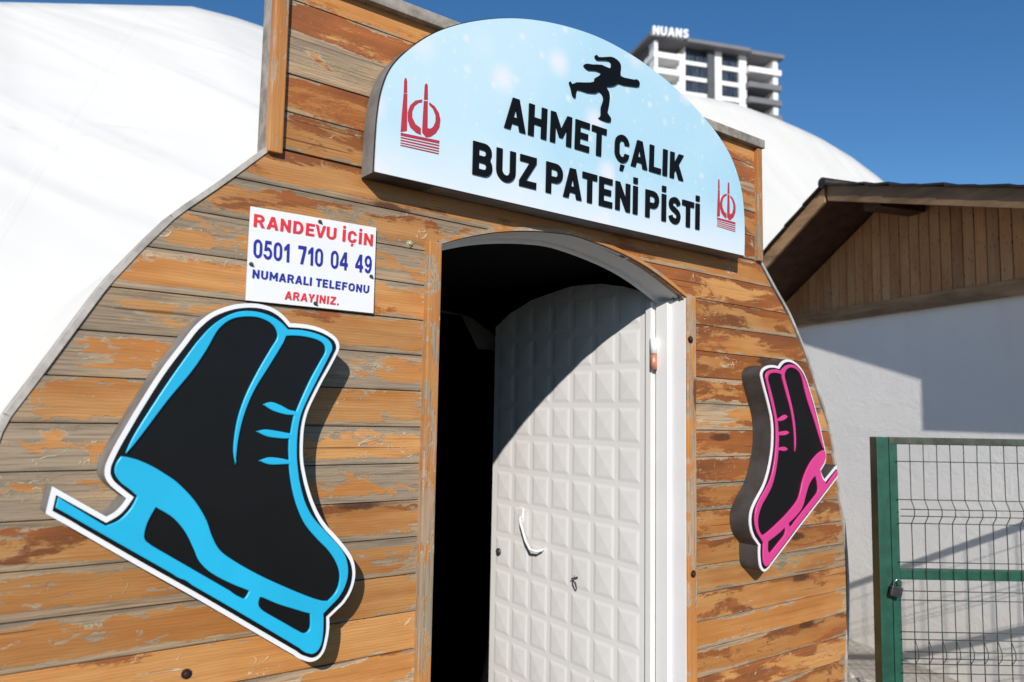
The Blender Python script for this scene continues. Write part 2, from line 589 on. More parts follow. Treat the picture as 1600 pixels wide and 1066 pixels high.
M['groove'] = plain('dark_gap', (0.012, 0.009, 0.007), 0.9)
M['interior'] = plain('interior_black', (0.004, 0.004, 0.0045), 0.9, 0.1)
M['edge'] = plain('grey_edge_strip', (0.44, 0.40, 0.36), 0.7, 0.3, var=0.35, sc=14, bump=0.002)
M['greywood'] = plain('grey_wood', (0.30, 0.265, 0.225), 0.85, 0.2, var=0.4, sc=22, bump=0.003)
M['steel_white'] = plain('white_painted_steel', (0.80, 0.785, 0.765), 0.42, 0.4, var=0.03, sc=5)
M['black_acrylic'] = plain('black_acrylic', (0.0075, 0.0075, 0.008), 0.33, 0.25, var=0.1)
M['letter'] = plain('black_letter', (0.0045, 0.005, 0.0065), 0.5, 0.15)
M['white_acrylic'] = plain('white_acrylic', (0.80, 0.80, 0.81), 0.35, 0.4, var=0.03)
M['cyan'] = plain('cyan_acrylic', (0.020, 0.44, 0.70), 0.32, 0.4, var=0.07, sc=4)
M['pink'] = plain('pink_acrylic', (0.66, 0.055, 0.25), 0.32, 0.4, var=0.07, sc=4)
M['return_grey'] = plain('weathered_side_band', (0.20, 0.19, 0.18), 0.6, 0.4, var=0.3, sc=12, bump=0.001)
M['return_dark'] = plain('dark_side_band', (0.052, 0.050, 0.049), 0.5, 0.4, var=0.35, sc=10, bump=0.001)
M['notice'] = plain('notice_white', (0.80, 0.80, 0.80), 0.3, 0.4, var=0.02)
M['red_ink'] = plain('red_ink', (0.72, 0.035, 0.05), 0.4)
M['blue_ink'] = plain('blue_ink', (0.022, 0.028, 0.30), 0.4)
M['emblem'] = plain('emblem_red', (0.44, 0.035, 0.05), 0.4)
M['screw'] = plain('screw_grey', (0.10, 0.10, 0.10), 0.45, 0.5, 0.6)
M['bolt_dark'] = plain('bolt_rust', (0.045, 0.022, 0.018), 0.6, 0.5, 0.3, var=0.4, sc=60)
M['bolt_pale'] = plain('bolt_pale', (0.55, 0.50, 0.36), 0.4, 0.5, 0.4)
M['copper'] = plain('worn_hinge_copper', (0.62, 0.27, 0.17), 0.45, 0.5, 0.4, var=0.3, sc=50)
M['fence_green'] = plain('green_paint', (0.014, 0.075, 0.048), 0.38, 0.5, var=0.25, sc=18, bump=0.0006)
M['fence_worn'] = plain('green_paint_worn', (0.05, 0.058, 0.042), 0.55, 0.4, var=0.5, sc=16, bump=0.0008)
M['wire'] = plain('green_wire', (0.030, 0.046, 0.040), 0.45)
M['lock_body'] = plain('padlock_body', (0.10, 0.10, 0.105), 0.35, 0.5, 0.8, var=0.3, sc=40)
M['chrome'] = plain('padlock_shackle', (0.75, 0.73, 0.70), 0.18, 0.5, 1.0)
M['tower_white'] = plain('tower_white', (0.78, 0.77, 0.76), 0.7, 0.2, var=0.03, sc=0.2)
M['tower_grey'] = plain('tower_dark_grey', (0.085, 0.09, 0.10), 0.6, 0.3, var=0.1, sc=0.3)
M['tower_roof'] = plain('tower_roof_grey', (0.17, 0.17, 0.18), 0.7, 0.3, var=0.1, sc=0.3)
M['tower_soffit'] = plain('tower_soffit', (0.16, 0.14, 0.135), 0.8, 0.2, var=0.1, sc=0.3)
M['tile'] = plain('dark_roof_tile', (0.013, 0.010, 0.010), 0.6, 0.4, var=0.5, sc=14, bump=0.004)


def glass_mat():
    N = NT('tower_glass', 0.12, 0.6)
    n = N.noise(N.scale(N.obj(), (1.3, 1.3, 0.25)), 1.0, 3)
    N.col(N.mix(N.ramp(n, 0.35, 0.65), (0.012, 0.018, 0.03), (0.05, 0.065, 0.09)))
    return N.m


M['glass'] = glass_mat()


def fabric_mat():
    """stretched membrane: welded seams, soft creases, a few stains"""
    N = NT('white_membrane', 0.6, 0.3)
    o = N.obj()
    x, y, z = N.sep(o)
    big = N.noise(N.scale(o, (0.35, 0.6, 0.5)), 1.0, 3, 0.5, 0.6)
    dg = N.math('ADD', N.math('MULTIPLY', x, 0.55), N.math('MULTIPLY', z, 0.85))
    dx = N.math('SUBTRACT', N.math('MULTIPLY', x, 0.85), N.math('MULTIPLY', z, 0.55))
    cv = N.t.nodes.new('ShaderNodeCombineXYZ')
    N.put(cv.inputs[0], N.math('MULTIPLY', dx, 0.35))
    N.put(cv.inputs[1], N.math('MULTIPLY', dg, 1.9))
    N.put(cv.inputs[2], N.math('MULTIPLY', y, 0.5))
    crease = N.ramp(N.noise(cv.outputs[0], 1.0, 2, 0.4, 0.5), 0.3, 0.7)
    dirt = N.noise(N.scale(o, (1.6, 1.6, 3.5)), 1.0, 7, 0.7)
    fine = N.noise(N.scale(o, (9, 9, 16)), 1.0, 5, 0.7)
    run = N.math('ADD', N.math('MULTIPLY', x, 0.95), N.math('MULTIPLY', y, -0.35))
    sm = N.math('ABSOLUTE', N.math('SUBTRACT', N.math('FRACT', N.math('DIVIDE', run, 1.35)), 0.5))
    seam = N.ramp(sm, 0.010, 0.020, 1, 0)
    c = N.mix(N.ramp(big, 0.3, 0.7), (0.70, 0.68, 0.635), (0.74, 0.72, 0.68))
    c = N.mix(N.math('MULTIPLY', seam, 0.03), c, (0.55, 0.54, 0.52))
    st = N.math('MULTIPLY', N.ramp(dirt, 0.60, 0.78), N.ramp(fine, 0.42, 0.66))
    c = N.mix(N.math('MULTIPLY', st, 0.55), c, (0.50, 0.40, 0.30))
    N.col(c)
    h = N.math('ADD', N.math('MULTIPLY', big, 0.6), N.math('MULTIPLY', crease, 0.30))
    h = N.math('ADD', h, N.math('MULTIPLY', seam, 0.012))
    N.bump(h, 0.10, 0.6)
    return N.m


M['fabric'] = fabric_mat()


def plaster_mat():
    N = NT('grey_white_plaster', 0.85, 0.2)
    o = N.obj()
    n = N.noise(o, 1.1, 6, 0.6)
    f = N.noise(o, 55, 3, 0.6)
    tw_ = N.noise(N.scale(o, (5, 5, 9)), 1, 5, 0.7, 0.8)
    st = N.noise(N.scale(o, (5.5, 5.5, 0.35)), 1, 4, 0.6)
    z = N.sep(o)[2]
    low = N.ramp(N.math('ADD', z, N.math('MULTIPLY', N.math('SUBTRACT', n, 0.5), 0.6)), 0.05, 0.75)
    c = N.mix(N.ramp(n, 0.3, 0.7), (0.86, 0.83, 0.79), (0.79, 0.765, 0.74))
    c = N.mix(N.ramp(st, 0.54, 0.72, 0, 0.22), c, (0.62, 0.585, 0.54))
    c = N.mix(N.ramp(tw_, 0.60, 0.75, 0, 0.2), c, (0.66, 0.63, 0.60))
    c = N.mix(N.math('MULTIPLY', N.math('SUBTRACT', 1.0, low), 0.45), c, (0.56, 0.51, 0.43))
    N.col(c)
    N.bump(N.math('ADD', N.math('MULTIPLY', f, 0.4), N.math('MULTIPLY', tw_, 1.3)), 0.006, 0.6)
    return N.m


M['plaster'] = plaster_mat()


def cladding_mat():
    N = NT('brown_cladding', 0.6, 0.35)
    uv = N.uv('UVMap')
    tr, tg, tb = N.attr('tone')
    g = N.noise(N.scale(uv, (90, 3, 1)), 1, 4, 0.6)
    p = N.noise(N.scale(uv, (7, 2, 1)), 1, 5, 0.6)
    c = N.mix(N.ramp(p, 0.35, 0.65), (0.40, 0.165, 0.058), (0.50, 0.25, 0.10))
    c = N.mix(N.math('MULTIPLY', tg, 0.5), c, (0.42, 0.30, 0.18))
    vk = N.t.nodes.new('ShaderNodeTexVoronoi')
    vk.voronoi_dimensions = '2D'
    N.put(vk.inputs['Vector'], N.scale(uv, (9, 2.2, 1)))
    kn = N.math('MULTIPLY', N.ramp(vk.outputs['Distance'], 0.07, 0.13, 1, 0), N.ramp(N.sep(vk.outputs['Color'])[0], 0.5, 0.52))
    c = N.mix(N.math('MULTIPLY', kn, 0.8), c, (0.06, 0.02, 0.01))
    k = N.math('MULTIPLY', N.math('ADD', 0.7, N.math('MULTIPLY', g, 0.5)), N.math('ADD', 0.8, N.math('MULTIPLY', tr, 0.4)))
    N.col(N.mix(1.0, c, N.gray(k), 'MULTIPLY'))
    N.bump(g, 0.001, 0.5)
    return N.m


M['cladding'] = cladding_mat()


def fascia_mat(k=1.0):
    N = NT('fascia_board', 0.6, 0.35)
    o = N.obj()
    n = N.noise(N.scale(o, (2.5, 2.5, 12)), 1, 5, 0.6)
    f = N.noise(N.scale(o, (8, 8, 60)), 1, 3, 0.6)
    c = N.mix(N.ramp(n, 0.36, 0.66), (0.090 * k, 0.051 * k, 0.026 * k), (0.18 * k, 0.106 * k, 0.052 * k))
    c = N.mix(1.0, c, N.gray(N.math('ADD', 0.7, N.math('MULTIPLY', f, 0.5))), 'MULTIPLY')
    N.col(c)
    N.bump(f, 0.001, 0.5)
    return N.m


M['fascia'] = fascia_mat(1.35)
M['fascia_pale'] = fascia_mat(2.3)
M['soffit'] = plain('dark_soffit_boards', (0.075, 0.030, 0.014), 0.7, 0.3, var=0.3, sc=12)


def sign_print():
    """the printed sheet of the big sign: pale blue with soft snow spots, fading to white at its lower edge"""
    N = NT('snow_print', 0.3, 0.4)
    o = N.obj()
    x, y, z = N.sep(o)
    n = N.noise(o, 1.6, 3, 0.5, 0.4)
    base = N.mix(N.ramp(N.math('ADD', N.math('MULTIPLY', x, 0.30), n), 0.25, 0.85), (0.53, 0.71, 0.79), (0.38, 0.62, 0.74))
    fade = N.ramp(N.math('ADD', z, N.math('MULTIPLY', N.math('SUBTRACT', n, 0.5), 0.16)), 1.93, 2.20)
    base = N.mix(fade, (0.72, 0.765, 0.81), base)
    c = base
    for sc, r0, r1, pick, am, off in ((5.0, 0.02, 0.30, 0.32, 0.8, (0.3, 0.2, 0)), (11, 0.02, 0.18, 0.55, 0.65, (3, 7, 0)), (26, 0.02, 0.22, 0.62, 0.5, (9, 2, 0)), (58, 0.03, 0.24, 0.72, 0.4, (5, 4, 0))):
        mp = N.t.nodes.new('ShaderNodeVectorMath')
        mp.operation = 'ADD'
        xz = N.t.nodes.new('ShaderNodeCombineXYZ')
        N.put(xz.inputs[0], x)
        N.put(xz.inputs[1], z)
        N.put(mp.inputs[0], xz.outputs[0])
        mp.inputs[1].default_value = off
        v = N.t.nodes.new('ShaderNodeTexVoronoi')
        v.voronoi_dimensions = '2D'
        N.put(v.inputs['Vector'], mp.outputs[0])
        v.inputs['Scale'].default_value = sc
        sp = N.sep(v.outputs['Color'])
        m = N.math('MULTIPLY', N.ramp(v.outputs['Distance'], r0, r1, 1, 0), N.ramp(sp[0], pick, pick + 0.3))
        c = N.mix(N.math('MULTIPLY', m, am), c, (0.78, 0.76, 0.80))
    N.col(c)
    return N.m


M['print'] = sign_print()


def door_paint():
    N = NT('door_white_paint', 0.45, 0.4)
    o = N.obj()
    n = N.noise(N.scale(o, (1, 60, 14)), 1, 4, 0.7)
    big = N.noise(o, 2.2, 4)
    c = N.mix(N.ramp(big, 0.35, 0.7), (0.83, 0.81, 0.79), (0.79, 0.765, 0.745))
    c = N.mix(N.ramp(n, 0.80, 0.84, 0, 0.8), c, (0.12, 0.11, 0.10))
    N.col(c)
    N.bump(N.noise(o, 30, 3), 0.0008, 0.5)
    return N.m


M['door'] = door_paint()


def ground_mat():
    N = NT('bare_ground', 0.9, 0.2)
    o = N.obj()
    n = N.noise(o, 2.5, 8, 0.65)
    g = N.noise(o, 40, 4, 0.7)
    c = N.mix(N.ramp(n, 0.35, 0.65), (0.36, 0.32, 0.27), (0.50, 0.46, 0.41))
    c = N.mix(N.ramp(g, 0.55, 0.7, 0, 0.5), c, (0.17, 0.14, 0.11))
    N.col(c)
    N.bump(N.math('ADD', n, N.math('MULTIPLY', g, 0.5)), 0.03, 0.7)
    return N.m


M['ground'] = ground_mat()
M['asphalt'] = plain('asphalt', (0.05, 0.049, 0.048), 0.9, 0.3, var=0.3, sc=5, bump=0.004)
M['stone'] = plain('pale_rubble', (0.45, 0.40, 0.34), 0.9, 0.2, var=0.4, sc=20, bump=0.01)

# ------------------------------------------------------------------ ground
mb = MB()
mb.face([(-900, -900, 0), (900, -900, 0), (900, 900, 0), (-900, 900, 0)])
g = mb.build('ground', M['ground'])
g['kind'] = 'structure'

mb = MB()
mb.face([(-60, -60, 0.004), (1.75, -60, 0.004), (1.75, 0.0, 0.004), (-60, 0.0, 0.004)])
g = mb.build('pavement', M['asphalt'])
g['kind'] = 'structure'

# ------------------------------------------------------------------ timber entrance front
ENT = thing('timber_entrance', (0, 0, 0), 'arched entrance front of peeling orange and grey timber planks with an open doorway', 'entrance')
H0 = 1.40
HALF = [(2.002, 0.965), (1.90, 1.066), (1.81, 1.162), (1.725, 1.228), (1.64, 1.288), (1.52, 1.355), (1.45, 1.394), (1.36, 1.446), (1.19, 1.488), (1.05, 1.519), (0.96, 1.546), (0.80, 1.563), (0.69, 1.568), (0.53, 1.558), (0.43, 1.545), (0.31, 1.532), (0.0, 1.49)]
GT, GB, GW = 2.455, 2.003, 0.972                   # raised block above the arch: top, bottom, half width


def half(z):
    if z >= GB:
        return GW
    for (z1, w1), (z0, w0) in zip(HALF, HALF[1:]):
        if z0 <= z <= z1:
            t = (z - z0) / (z1 - z0)
            return w0 + (w1 - w0) * t
    return HALF[-1][1]


# door opening, from the traced arch
ARCH = [(684.7, 383), (716, 373.8), (765, 364.5), (808.8, 361.5), (854.4, 362.8), (900, 369.5), (957.8, 391), (999, 411.6), (1032, 434), (1066, 464)]
ARCH = [at(x, y, 0) for x, y in ARCH]
ARCH = [(p.x, p.z) for p in ARCH]
DL, DR = ARCH[0][0], at(1071, 800, 0).x
ARCH[-1] = (DR, ARCH[-1][1])
AZ = max(z for _, z in ARCH)
ASM = []
for i in range(len(ARCH) - 1):
    p0, p1, p2, p3 = ARCH[max(i - 1, 0)], ARCH[i], ARCH[i + 1], ARCH[min(i + 2, len(ARCH) - 1)]
    for k in range(6):
        t = k / 6
        ASM.append(tuple(0.5 * (2 * p1[c] + (p2[c] - p0[c]) * t + (2 * p0[c] - 5 * p1[c] + 4 * p2[c] - p3[c]) * t * t + (3 * p1[c] - p0[c] - 3 * p2[c] + p3[c]) * t**3) for c in (0, 1)))
ASM.append(ARCH[-1])
AI = max(range(len(ASM)), key=lambda i: ASM[i][1])
AXC, AZ = ASM[AI]


def arch_x(z, side):
    """x of the opening's edge at height z"""
    seq = ASM[:AI + 1] if side < 0 else ASM[AI:][::-1]
    if z <= seq[0][1]:
        return DL if side < 0 else DR
    for (x0, z0), (x1, z1) in zip(seq, seq[1:]):
        if z0 <= z <= z1:
            return x0 + (x1 - x0) * (z - z0) / max(z1 - z0, 1e-6)
    return AXC


PITCH = 0.09363
Z0 = H0 + 0.0438 - 16 * PITCH
GAP = 0.0022
pl = MB()
TILT = -0.008


def plank(poly, r, side):
    """one plank: the polygon (x,z) is its face"""
    dy = random.uniform(-0.0018, 0.0018)
    xs = [p[0] for p in poly]
    zs = [p[1] for p in poly]
    xa, xb = min(xs), max(xs)
    za, zb = min(zs), max(zs)
    ou, ov = r['ou'], r['ov']
    a = [pl.bm.verts.new((x, dy, z + TILT * x)) for x, z in poly]
    b = [pl.bm.verts.new((x, 0.02, z + TILT * x)) for x, z in poly]
    n = len(poly)
    f0 = pl.bm.faces.new(a)
    f0.normal_update()
    if f0.normal.y > 0:
        f0.normal_flip()
    sf = [pl.bm.faces.new((a[i], a[(i + 1) % n], b[(i + 1) % n], b[i])) for i in range(n)]
    bmesh.ops.bevel(pl.bm, geom=list(f0.edges), offset=0.0022, segments=2, profile=0.7, affect='EDGES')
    for f in pl.bm.faces:
        if f[pl.done]:
            continue
        f[pl.done] = 1
        for lp in f.loops:
            x, z = lp.vert.co.x, lp.vert.co.z - TILT * lp.vert.co.x
            lp[pl.uv].uv = (x + ou, z + ov)
            lp[pl.fr].uv = ((x - xa) / (xb - xa), (z - r['z0']) / (r['z1'] - r['z0']))
            left = max(0.0, min(1.0, (0.1 - x) / 1.5)) * max(0.0, min(1.0, (z - 1.05) / 0.5))
            lowl = max(0.0, min(1.0, (0.1 - x) / 1.5)) * max(0.0, min(1.0, (1.05 - z) / 0.5))
            gt = max(0.0, min(1.0, (z - 1.95) / 0.1))
            right = 1.0 if x > 0 else 0.0
            lp[pl.tone] = (r['t'], r['g'] + 0.058 * left * (1 - gt) - 0.05 * right - 0.085 * lowl - 0.03 * gt, r['b'] + 0.07 * right + 0.085 * gt - 0.035 * lowl + 0.065 * left, 1)


def row_rand():
    return dict(ou=random.uniform(0, 90), ov=random.uniform(0, 90), t=random.random(), g=max(-0.13, min(0.10, random.gauss(-0.025, 0.06))), b=random.gauss(-0.045, 0.07))


CL, CR = DL - 0.004, DR + 0.004
k = 0
while True:
    z0, z1 = Z0 + k * PITCH, Z0 + (k + 1) * PITCH
    k += 1
    if z1 < 0.02:
        continue
    if z0 > GT - 0.02:
        break
    z0, z1 = max(z0, 0.01) + GAP / 2, min(z1, GT) - GAP / 2
    if z0 < GB < z1:
        if GB - z0 > z1 - GB:
            z1 = GB - GAP
        else:
            z0 = GB + GAP
    zz = [z0 + (z1 - z0) * i / 5 for i in range(6)]
    rl, rr = row_rand(), row_rand()
    rl.update(z0=z0, z1=z1)
    rr.update(z0=z0, z1=z1)
    if z0 > AZ:
        plank([(-half(z) + 0.002, z) for z in zz] + [(half(z) - 0.002, z) for z in zz[::-1]], rl, 0)
        continue
    za = [z for z in zz if z < AZ - 0.002]
    lf = [(-half(z) + 0.002, z) for z in zz]
    if z1 > AZ:
        lft = [(AXC, z1), (AXC, AZ)]
        rgt = [(AXC, AZ), (AXC, z1)]
        za = [z0 + (AZ - z0) * t for t in (0, 0.3, 0.55, 0.75, 0.88, 0.96)]
        mid = [(arch_x(z, -1), z) for z in za[::-1]]
        plank(lf + lft + mid, rl, -1)
        midr = [(arch_x(z, 1), z) for z in za]
        rr2 = dict(rl)
        plank(midr + rgt + [(half(z) - 0.002, z) for z in zz[::-1]], rr2, 1)
        continue
    plank(lf + [(arch_x(z, -1), z) for z in zz[::-1]], rl, -1)
    plank([(arch_x(z, 1), z) for z in zz] + [(half(z) - 0.002, z) for z in zz[::-1]], rr, 1)
pl.build('plank_wall', M['boards'], ENT, recalc=True)

# dark backing board behind the planks, ring by ring around the opening
mb = MB()
zz = [0.0] + [0.02 + i * 0.03 for i in range(82)]
zz = sorted(set([z for z in zz if z < GT - 0.005] + [AZ, GT - 0.005, GB, GB + 0.001]))
for z0, z1 in zip(zz, zz[1:]):
    zm = (z0 + z1) / 2
    if zm > AZ:
        quads = [[(-half(z0) + .004, z0), (half(z0) - .004, z0), (half(z1) - .004, z1), (-half(z1) + .004, z1)]]
    else:
        quads = [[(-half(z0) + .004, z0), (arch_x(z0, -1) - .003, z0), (arch_x(z1, -1) - .003, z1), (-half(z1) + .004, z1)], [(arch_x(z0, 1) + .003, z0), (half(z0) - .004, z0), (half(z1) - .004, z1), (arch_x(z1, 1) + .003, z1)]]
    for q in quads:
        mb.face([(x, 0.017, z + TILT * x) for x, z in q])
        mb.face([(x, 0.045, z) for x, z in q][::-1])
mb.build('backing_board', M['groove'], ENT, recalc=False)


def strip_uv(mb, axis='z', seed=None):
    r = random.Random(seed)
    ou, ov, t, gg, b = r.uniform(0, 90), r.uniform(0, 90), r.random(), r.uniform(0.05, 0.10), r.uniform(-0.16, -0.08)
    for f in mb.bm.faces:
        for lp in f.loops:
            c = lp.vert.co
            u, v = (c.z, c.x) if axis == 'z' else (c.x, c.z)
            lp[mb.uv].uv = (u + ou, v + c.y + ov)
            lp[mb.fr].uv = (0.5, 0.45)
            lp[mb.tone] = (t, gg, b, 1)


# casing strips at both sides of the doorway
zl, zr = ARCH[0][1], ARCH[-1][1]
mb = MB()
mb.box(DL - 0.040, DL - 0.001, -0.022, 0.012, 0.0, zl + 0.004, bev=0.003)
strip_uv(mb, 'z', 3)
mb.build('door_casing', M['trim'], ENT)
mb = MB()
mb.box(DR + 0.001, DR + 0.046, -0.012, 0.012, 0.0, zr + 0.006, bev=0.003)
strip_uv(mb, 'z', 11)
rc = mb.build('door_casing', M['trim'], ENT)


def bolt(px, py, Y, r, m, parent=None, name='bolt'):
    p = at(px, py, Y)
    mb = MB()
    ring = [(p.x + r * math.cos(i * math.pi / 3), p.z + r * math.sin(i * math.pi / 3)) for i in range(6)]
    mb.tube([(p.x, Y + 0.002, p.z), (p.x, Y - 0.002, p.z)], r * 1.5, 14)
    mb.tube([(p.x, Y - 0.002, p.z), (p.x, Y - 0.006, p.z), (p.x, Y - 0.008, p.z)], [r, r * 0.95, r * 0.6], 8)
    return mb.build(name, m, parent or ENT)


bolt(1078.5, 531, -0.012, 0.0085, M['bolt_dark'], rc)
bolt(1083, 897, -0.012, 0.0085, M['bolt_dark'], rc)
bolt(640, 381, 0.0, 0.006, M['bolt_pale'])
bolt(291, 1053, 0.0, 0.007, M['bolt_dark'])

# thin bent lip along the arch
mb = MB()
for i in range(len(ASM) - 1):
    (x0, z0), (x1, z1) = ASM[i], ASM[i + 1]
    d = Vector((x1 - x0, z1 - z0)).normalized()
    n = Vector((-d.y, d.x)) * 0.011
    mb.face([(x0, -0.008, z0), (x1, -0.008, z1), (x1 + n.x, -0.008, z1 + n.y), (x0 + n.x, -0.008, z0 + n.y)])
    mb.face([(x0, -0.008, z0), (x0, 0.022, z0), (x1, 0.022, z1), (x1, -0.008, z1)])
    mb.face([(x0 + n.x, -0.008, z0 + n.y), (x1 + n.x, -0.008, z1 + n.y), (x1 + n.x, 0.004, z1 + n.y), (x0 + n.x, 0.004, z0 + n.y)])
bmesh.ops.remove_doubles(mb.bm, verts=mb.bm.verts, dist=1e-5)
strip_uv(mb, 'x', 5)
mb.build('arch_lip', M['trim'], ENT)

# edge strips: curved sides and the raised block
for sgn in (-1, 1):
    mb = MB()
    zs = [z for z, w in HALF][::-1]
    zs = [zs[0] + (zs[-1] - zs[0]) * i / 70 for i in range(71)]
    pr = [(sgn * half(z) if z < GB else sgn * HALF[0][1], z) for z in zs]
    for (x0, z0), (x1, z1) in zip(pr, pr[1:]):
        d = Vector((x1 - x0, z1 - z0)).normalized()
        n = Vector((d.y, -d.x)) * (0.012 * sgn)
        A = [(x0, -0.004, z0), (x1, -0.004, z1), (x1 + n.x, -0.004, z1 + n.y), (x0 + n.x, -0.004, z0 + n.y)]
        B = [(x, 0.07, z) for x, _, z in A]
        mb.face(A)
        mb.face([A[2], A[3], B[3], B[2]])
        mb.face([A[0], A[1], B[1], B[0]])
        mb.face(B[::-1])
    bmesh.ops.remove_doubles(mb.bm, verts=mb.bm.verts, dist=1e-5)
    mb.build('edge_strip', M['edge'], ENT)
for x0, x1, nm in ((-GW - 0.002, -GW + 0.032, 3), (GW - 0.026, GW + 0.004, 8)):
    mb = MB()
    mb.box(x0, x1, -0.016, 0.012, GB - 0.008, GT - 0.014, bev=0.003)
    strip_uv(mb, 'z', nm)
    mb.build('block_trim', M['trim'], ENT)
    mb = MB()
    mb.box(x0 + 0.002, x1 - 0.002, 0.012, 0.068, GB - 0.006, GT - 0.014)
    mb.build('block_side', M['greywood'], ENT)
mb = MB()
mb.box(-GW - 0.012, GW + 0.012, -0.024, 0.085, GT - 0.012, GT + 0.022, bev=0.003)
mb.build('block_cap', M['greywood'], ENT)

# dark passage behind the doorway and its white membrane cover
def tunnel(name, mat, k, y0, y1, end):
    mb = MB()
    zs = [0.003] + [0.05 + 1.85 * i / 24 for i in range(25)]
    ring = [(-half(z) + k, z) for z in zs]
    xe, ze = ring[-1]
    n = 16
    arc = [(xe * math.cos(math.pi * i / n), ze + max(0.06, 0.16 - k) * math.sin(math.pi * i / n)) for i in range(1, n)]
    ring = ring + arc + [(-x, z) for x, z in ring[::-1]]
    a_ = [mb.bm.verts.new((x, y0, z)) for x, z in ring]
    b_ = [mb.bm.verts.new((x, y1, z)) for x, z in ring]
    for p in range(len(ring) - 1):
        mb.bm.faces.new((a_[p], a_[p + 1], b_[p + 1], b_[p]))
    if end:
        mb.bm.faces.new(b_)
        mb.bm.faces.new((a_[0], b_[0], b_[-1], a_[-1]))
    return mb.build(name, mat, ENT, smooth=False, recalc=False)


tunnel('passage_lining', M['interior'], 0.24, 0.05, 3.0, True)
tunnel('membrane_cover', M['fabric'], 0.03, 0.07, 3.1, False)

# white steel frame: jambs and arched head
FD = 0.118
mb = MB()
mb.box(DR - 0.004, DR - 0.001, -0.004, FD, 0, zr - 0.004)
mb.box(DR - 0.018, DR - 0.004, 0.064, FD, 0, zr - 0.012, bev=0.002)
mb.box(DL, DL + 0.004, 0.0, FD, 0, zl - 0.004)
for i in range(len(ASM) - 1):
    (a0, b0), (a1, b1) = ASM[i], ASM[i + 1]
    b0 -= 0.002
    b1 -= 0.002
    mb.face([(a0, 0.0, b0), (a1, 0.0, b1), (a1, FD, b1), (a0, FD, b0)])
    mb.face([(a0, FD, b0), (a1, FD, b1), (a1, FD, b1 - 0.016), (a0, FD, b0 - 0.016)])
FR = mb.build('door_frame', M['steel_white'], ENT)

# ------------------------------------------------------------------ door leaf, swung inwards
HX, HY = DR - 0.02, FD + 0.012
DA = math.radians(2.5)
DU = Vector((math.sin(DA), math.cos(DA), 0))      # from the hinge to the free edge
DN = Vector((-math.cos(DA), math.sin(DA), 0))     # outer face, towards the camera's left
DP = Vector((HX, HY, 0))
DW = 1.02


def dpt(u, z, o=0.0):
    return DP + DU * u + DN * o + Vector((0, 0, z))


def dpix(px, py, o=0.0):
    p = onplane(px, py, DP + DN * o, DN)
    return ((p - DP).dot(DU), p.z)


top = [dpix(x, y) for x, y in ((1027, 467), (1008, 458), (975, 448), (940, 443.5), (893, 447.6), (831, 469), (800, 488), (774, 512))]
ST = 0.055                                         # smooth stile at the hinge side
NC = 7
cw = (DW - ST - 0.03) / NC
zrow = dpix(990, 822.6)[1]
rh = 0.146
mb = MB()
bm = mb.bm
rows = range(-7, 8)
for j in rows:
    z0 = zrow + j * rh
    z1 = z0 + rh
    if z1 < 0.03:
        continue
    for i in range(NC):
        u0 = ST + i * cw
        u1 = u0 + cw
        m, q = 0.010, 0.024
        o0 = [(u0, z0), (u1, z0), (u1, z1), (u0, z1)]
        o1 = [(u0 + m, z0 + m), (u1 - m, z0 + m), (u1 - m, z1 - m), (u0 + m, z1 - m)]
        o2 = [(u0 + q, z0 + q), (u1 - q, z0 + q), (u1 - q, z1 - q), (u0 + q, z1 - q)]
        V0 = [bm.verts.new(dpt(*p)) for p in o0]
        V1 = [bm.verts.new(dpt(*p)) for p in o1]
        V2 = [bm.verts.new(dpt(*p, 0.0022)) for p in o2]
        C = bm.verts.new(dpt((u0 + u1) / 2, (z0 + z1) / 2, 0.0042))
        for s in range(4):
            t = (s + 1) % 4
            bm.faces.new((V0[s], V0[t], V1[t], V1[s]))
            bm.faces.new((V1[s], V1[t], V2[t], V2[s]))
            bm.faces.new((V2[s], V2[t], C))
zb, zt = max(0.02, zrow - 7 * rh), zrow + 8 * rh
for u0, u1 in ((0, ST), (DW - 0.03, DW)):
    bm.faces.new([bm.verts.new(dpt(u, z)) for u, z in ((u0, zb), (u1, zb), (u1, zt), (u0, zt))])
bmesh.ops.remove_doubles(bm, verts=bm.verts, dist=1e-4)
for (ua, za), (ub, zb_) in zip(top, top[1:]):
    A, B = dpt(ua, za), dpt(ub, zb_)
    nn = DN.cross(B - A).normalized()
    if nn.z < 0:
        nn = -nn
    bmesh.ops.bisect_plane(bm, geom=list(bm.verts) + list(bm.edges) + list(bm.faces), plane_co=A, plane_no=nn, clear_outer=True)
bmesh.ops.recalc_face_normals(bm, faces=bm.faces)
DOOR = mb.build('door', M['door'], ENT, recalc=False)
# body of the leaf behind the embossed sheet
mb = MB()
outl = [(0.0, 0.02), (DW, 0.02)] + [(min(max(u, 0), DW), z - 0.002) for u, z in top[::-1]]
mb.prism([dpt(u, z, -0.003) for u, z in outl], -DN * 0.045)
mb.build('leaf_body', M['steel_white'], DOOR)
# raised rim at the hinge edge
mb = MB()
zh = dpix(1018, 470)[1]
mb.box(0.0, 0.028, -0.004, 0.010, 0.02, zh - 0.004, Matrix(((DU.x, DN.x, 0, DP.x), (DU.y, DN.y, 0, DP.y), (0, 0, 1, 0), (0, 0, 0, 1))), bev=0.002)
mb.build('hinge_stile', M['steel_white'], DOOR)
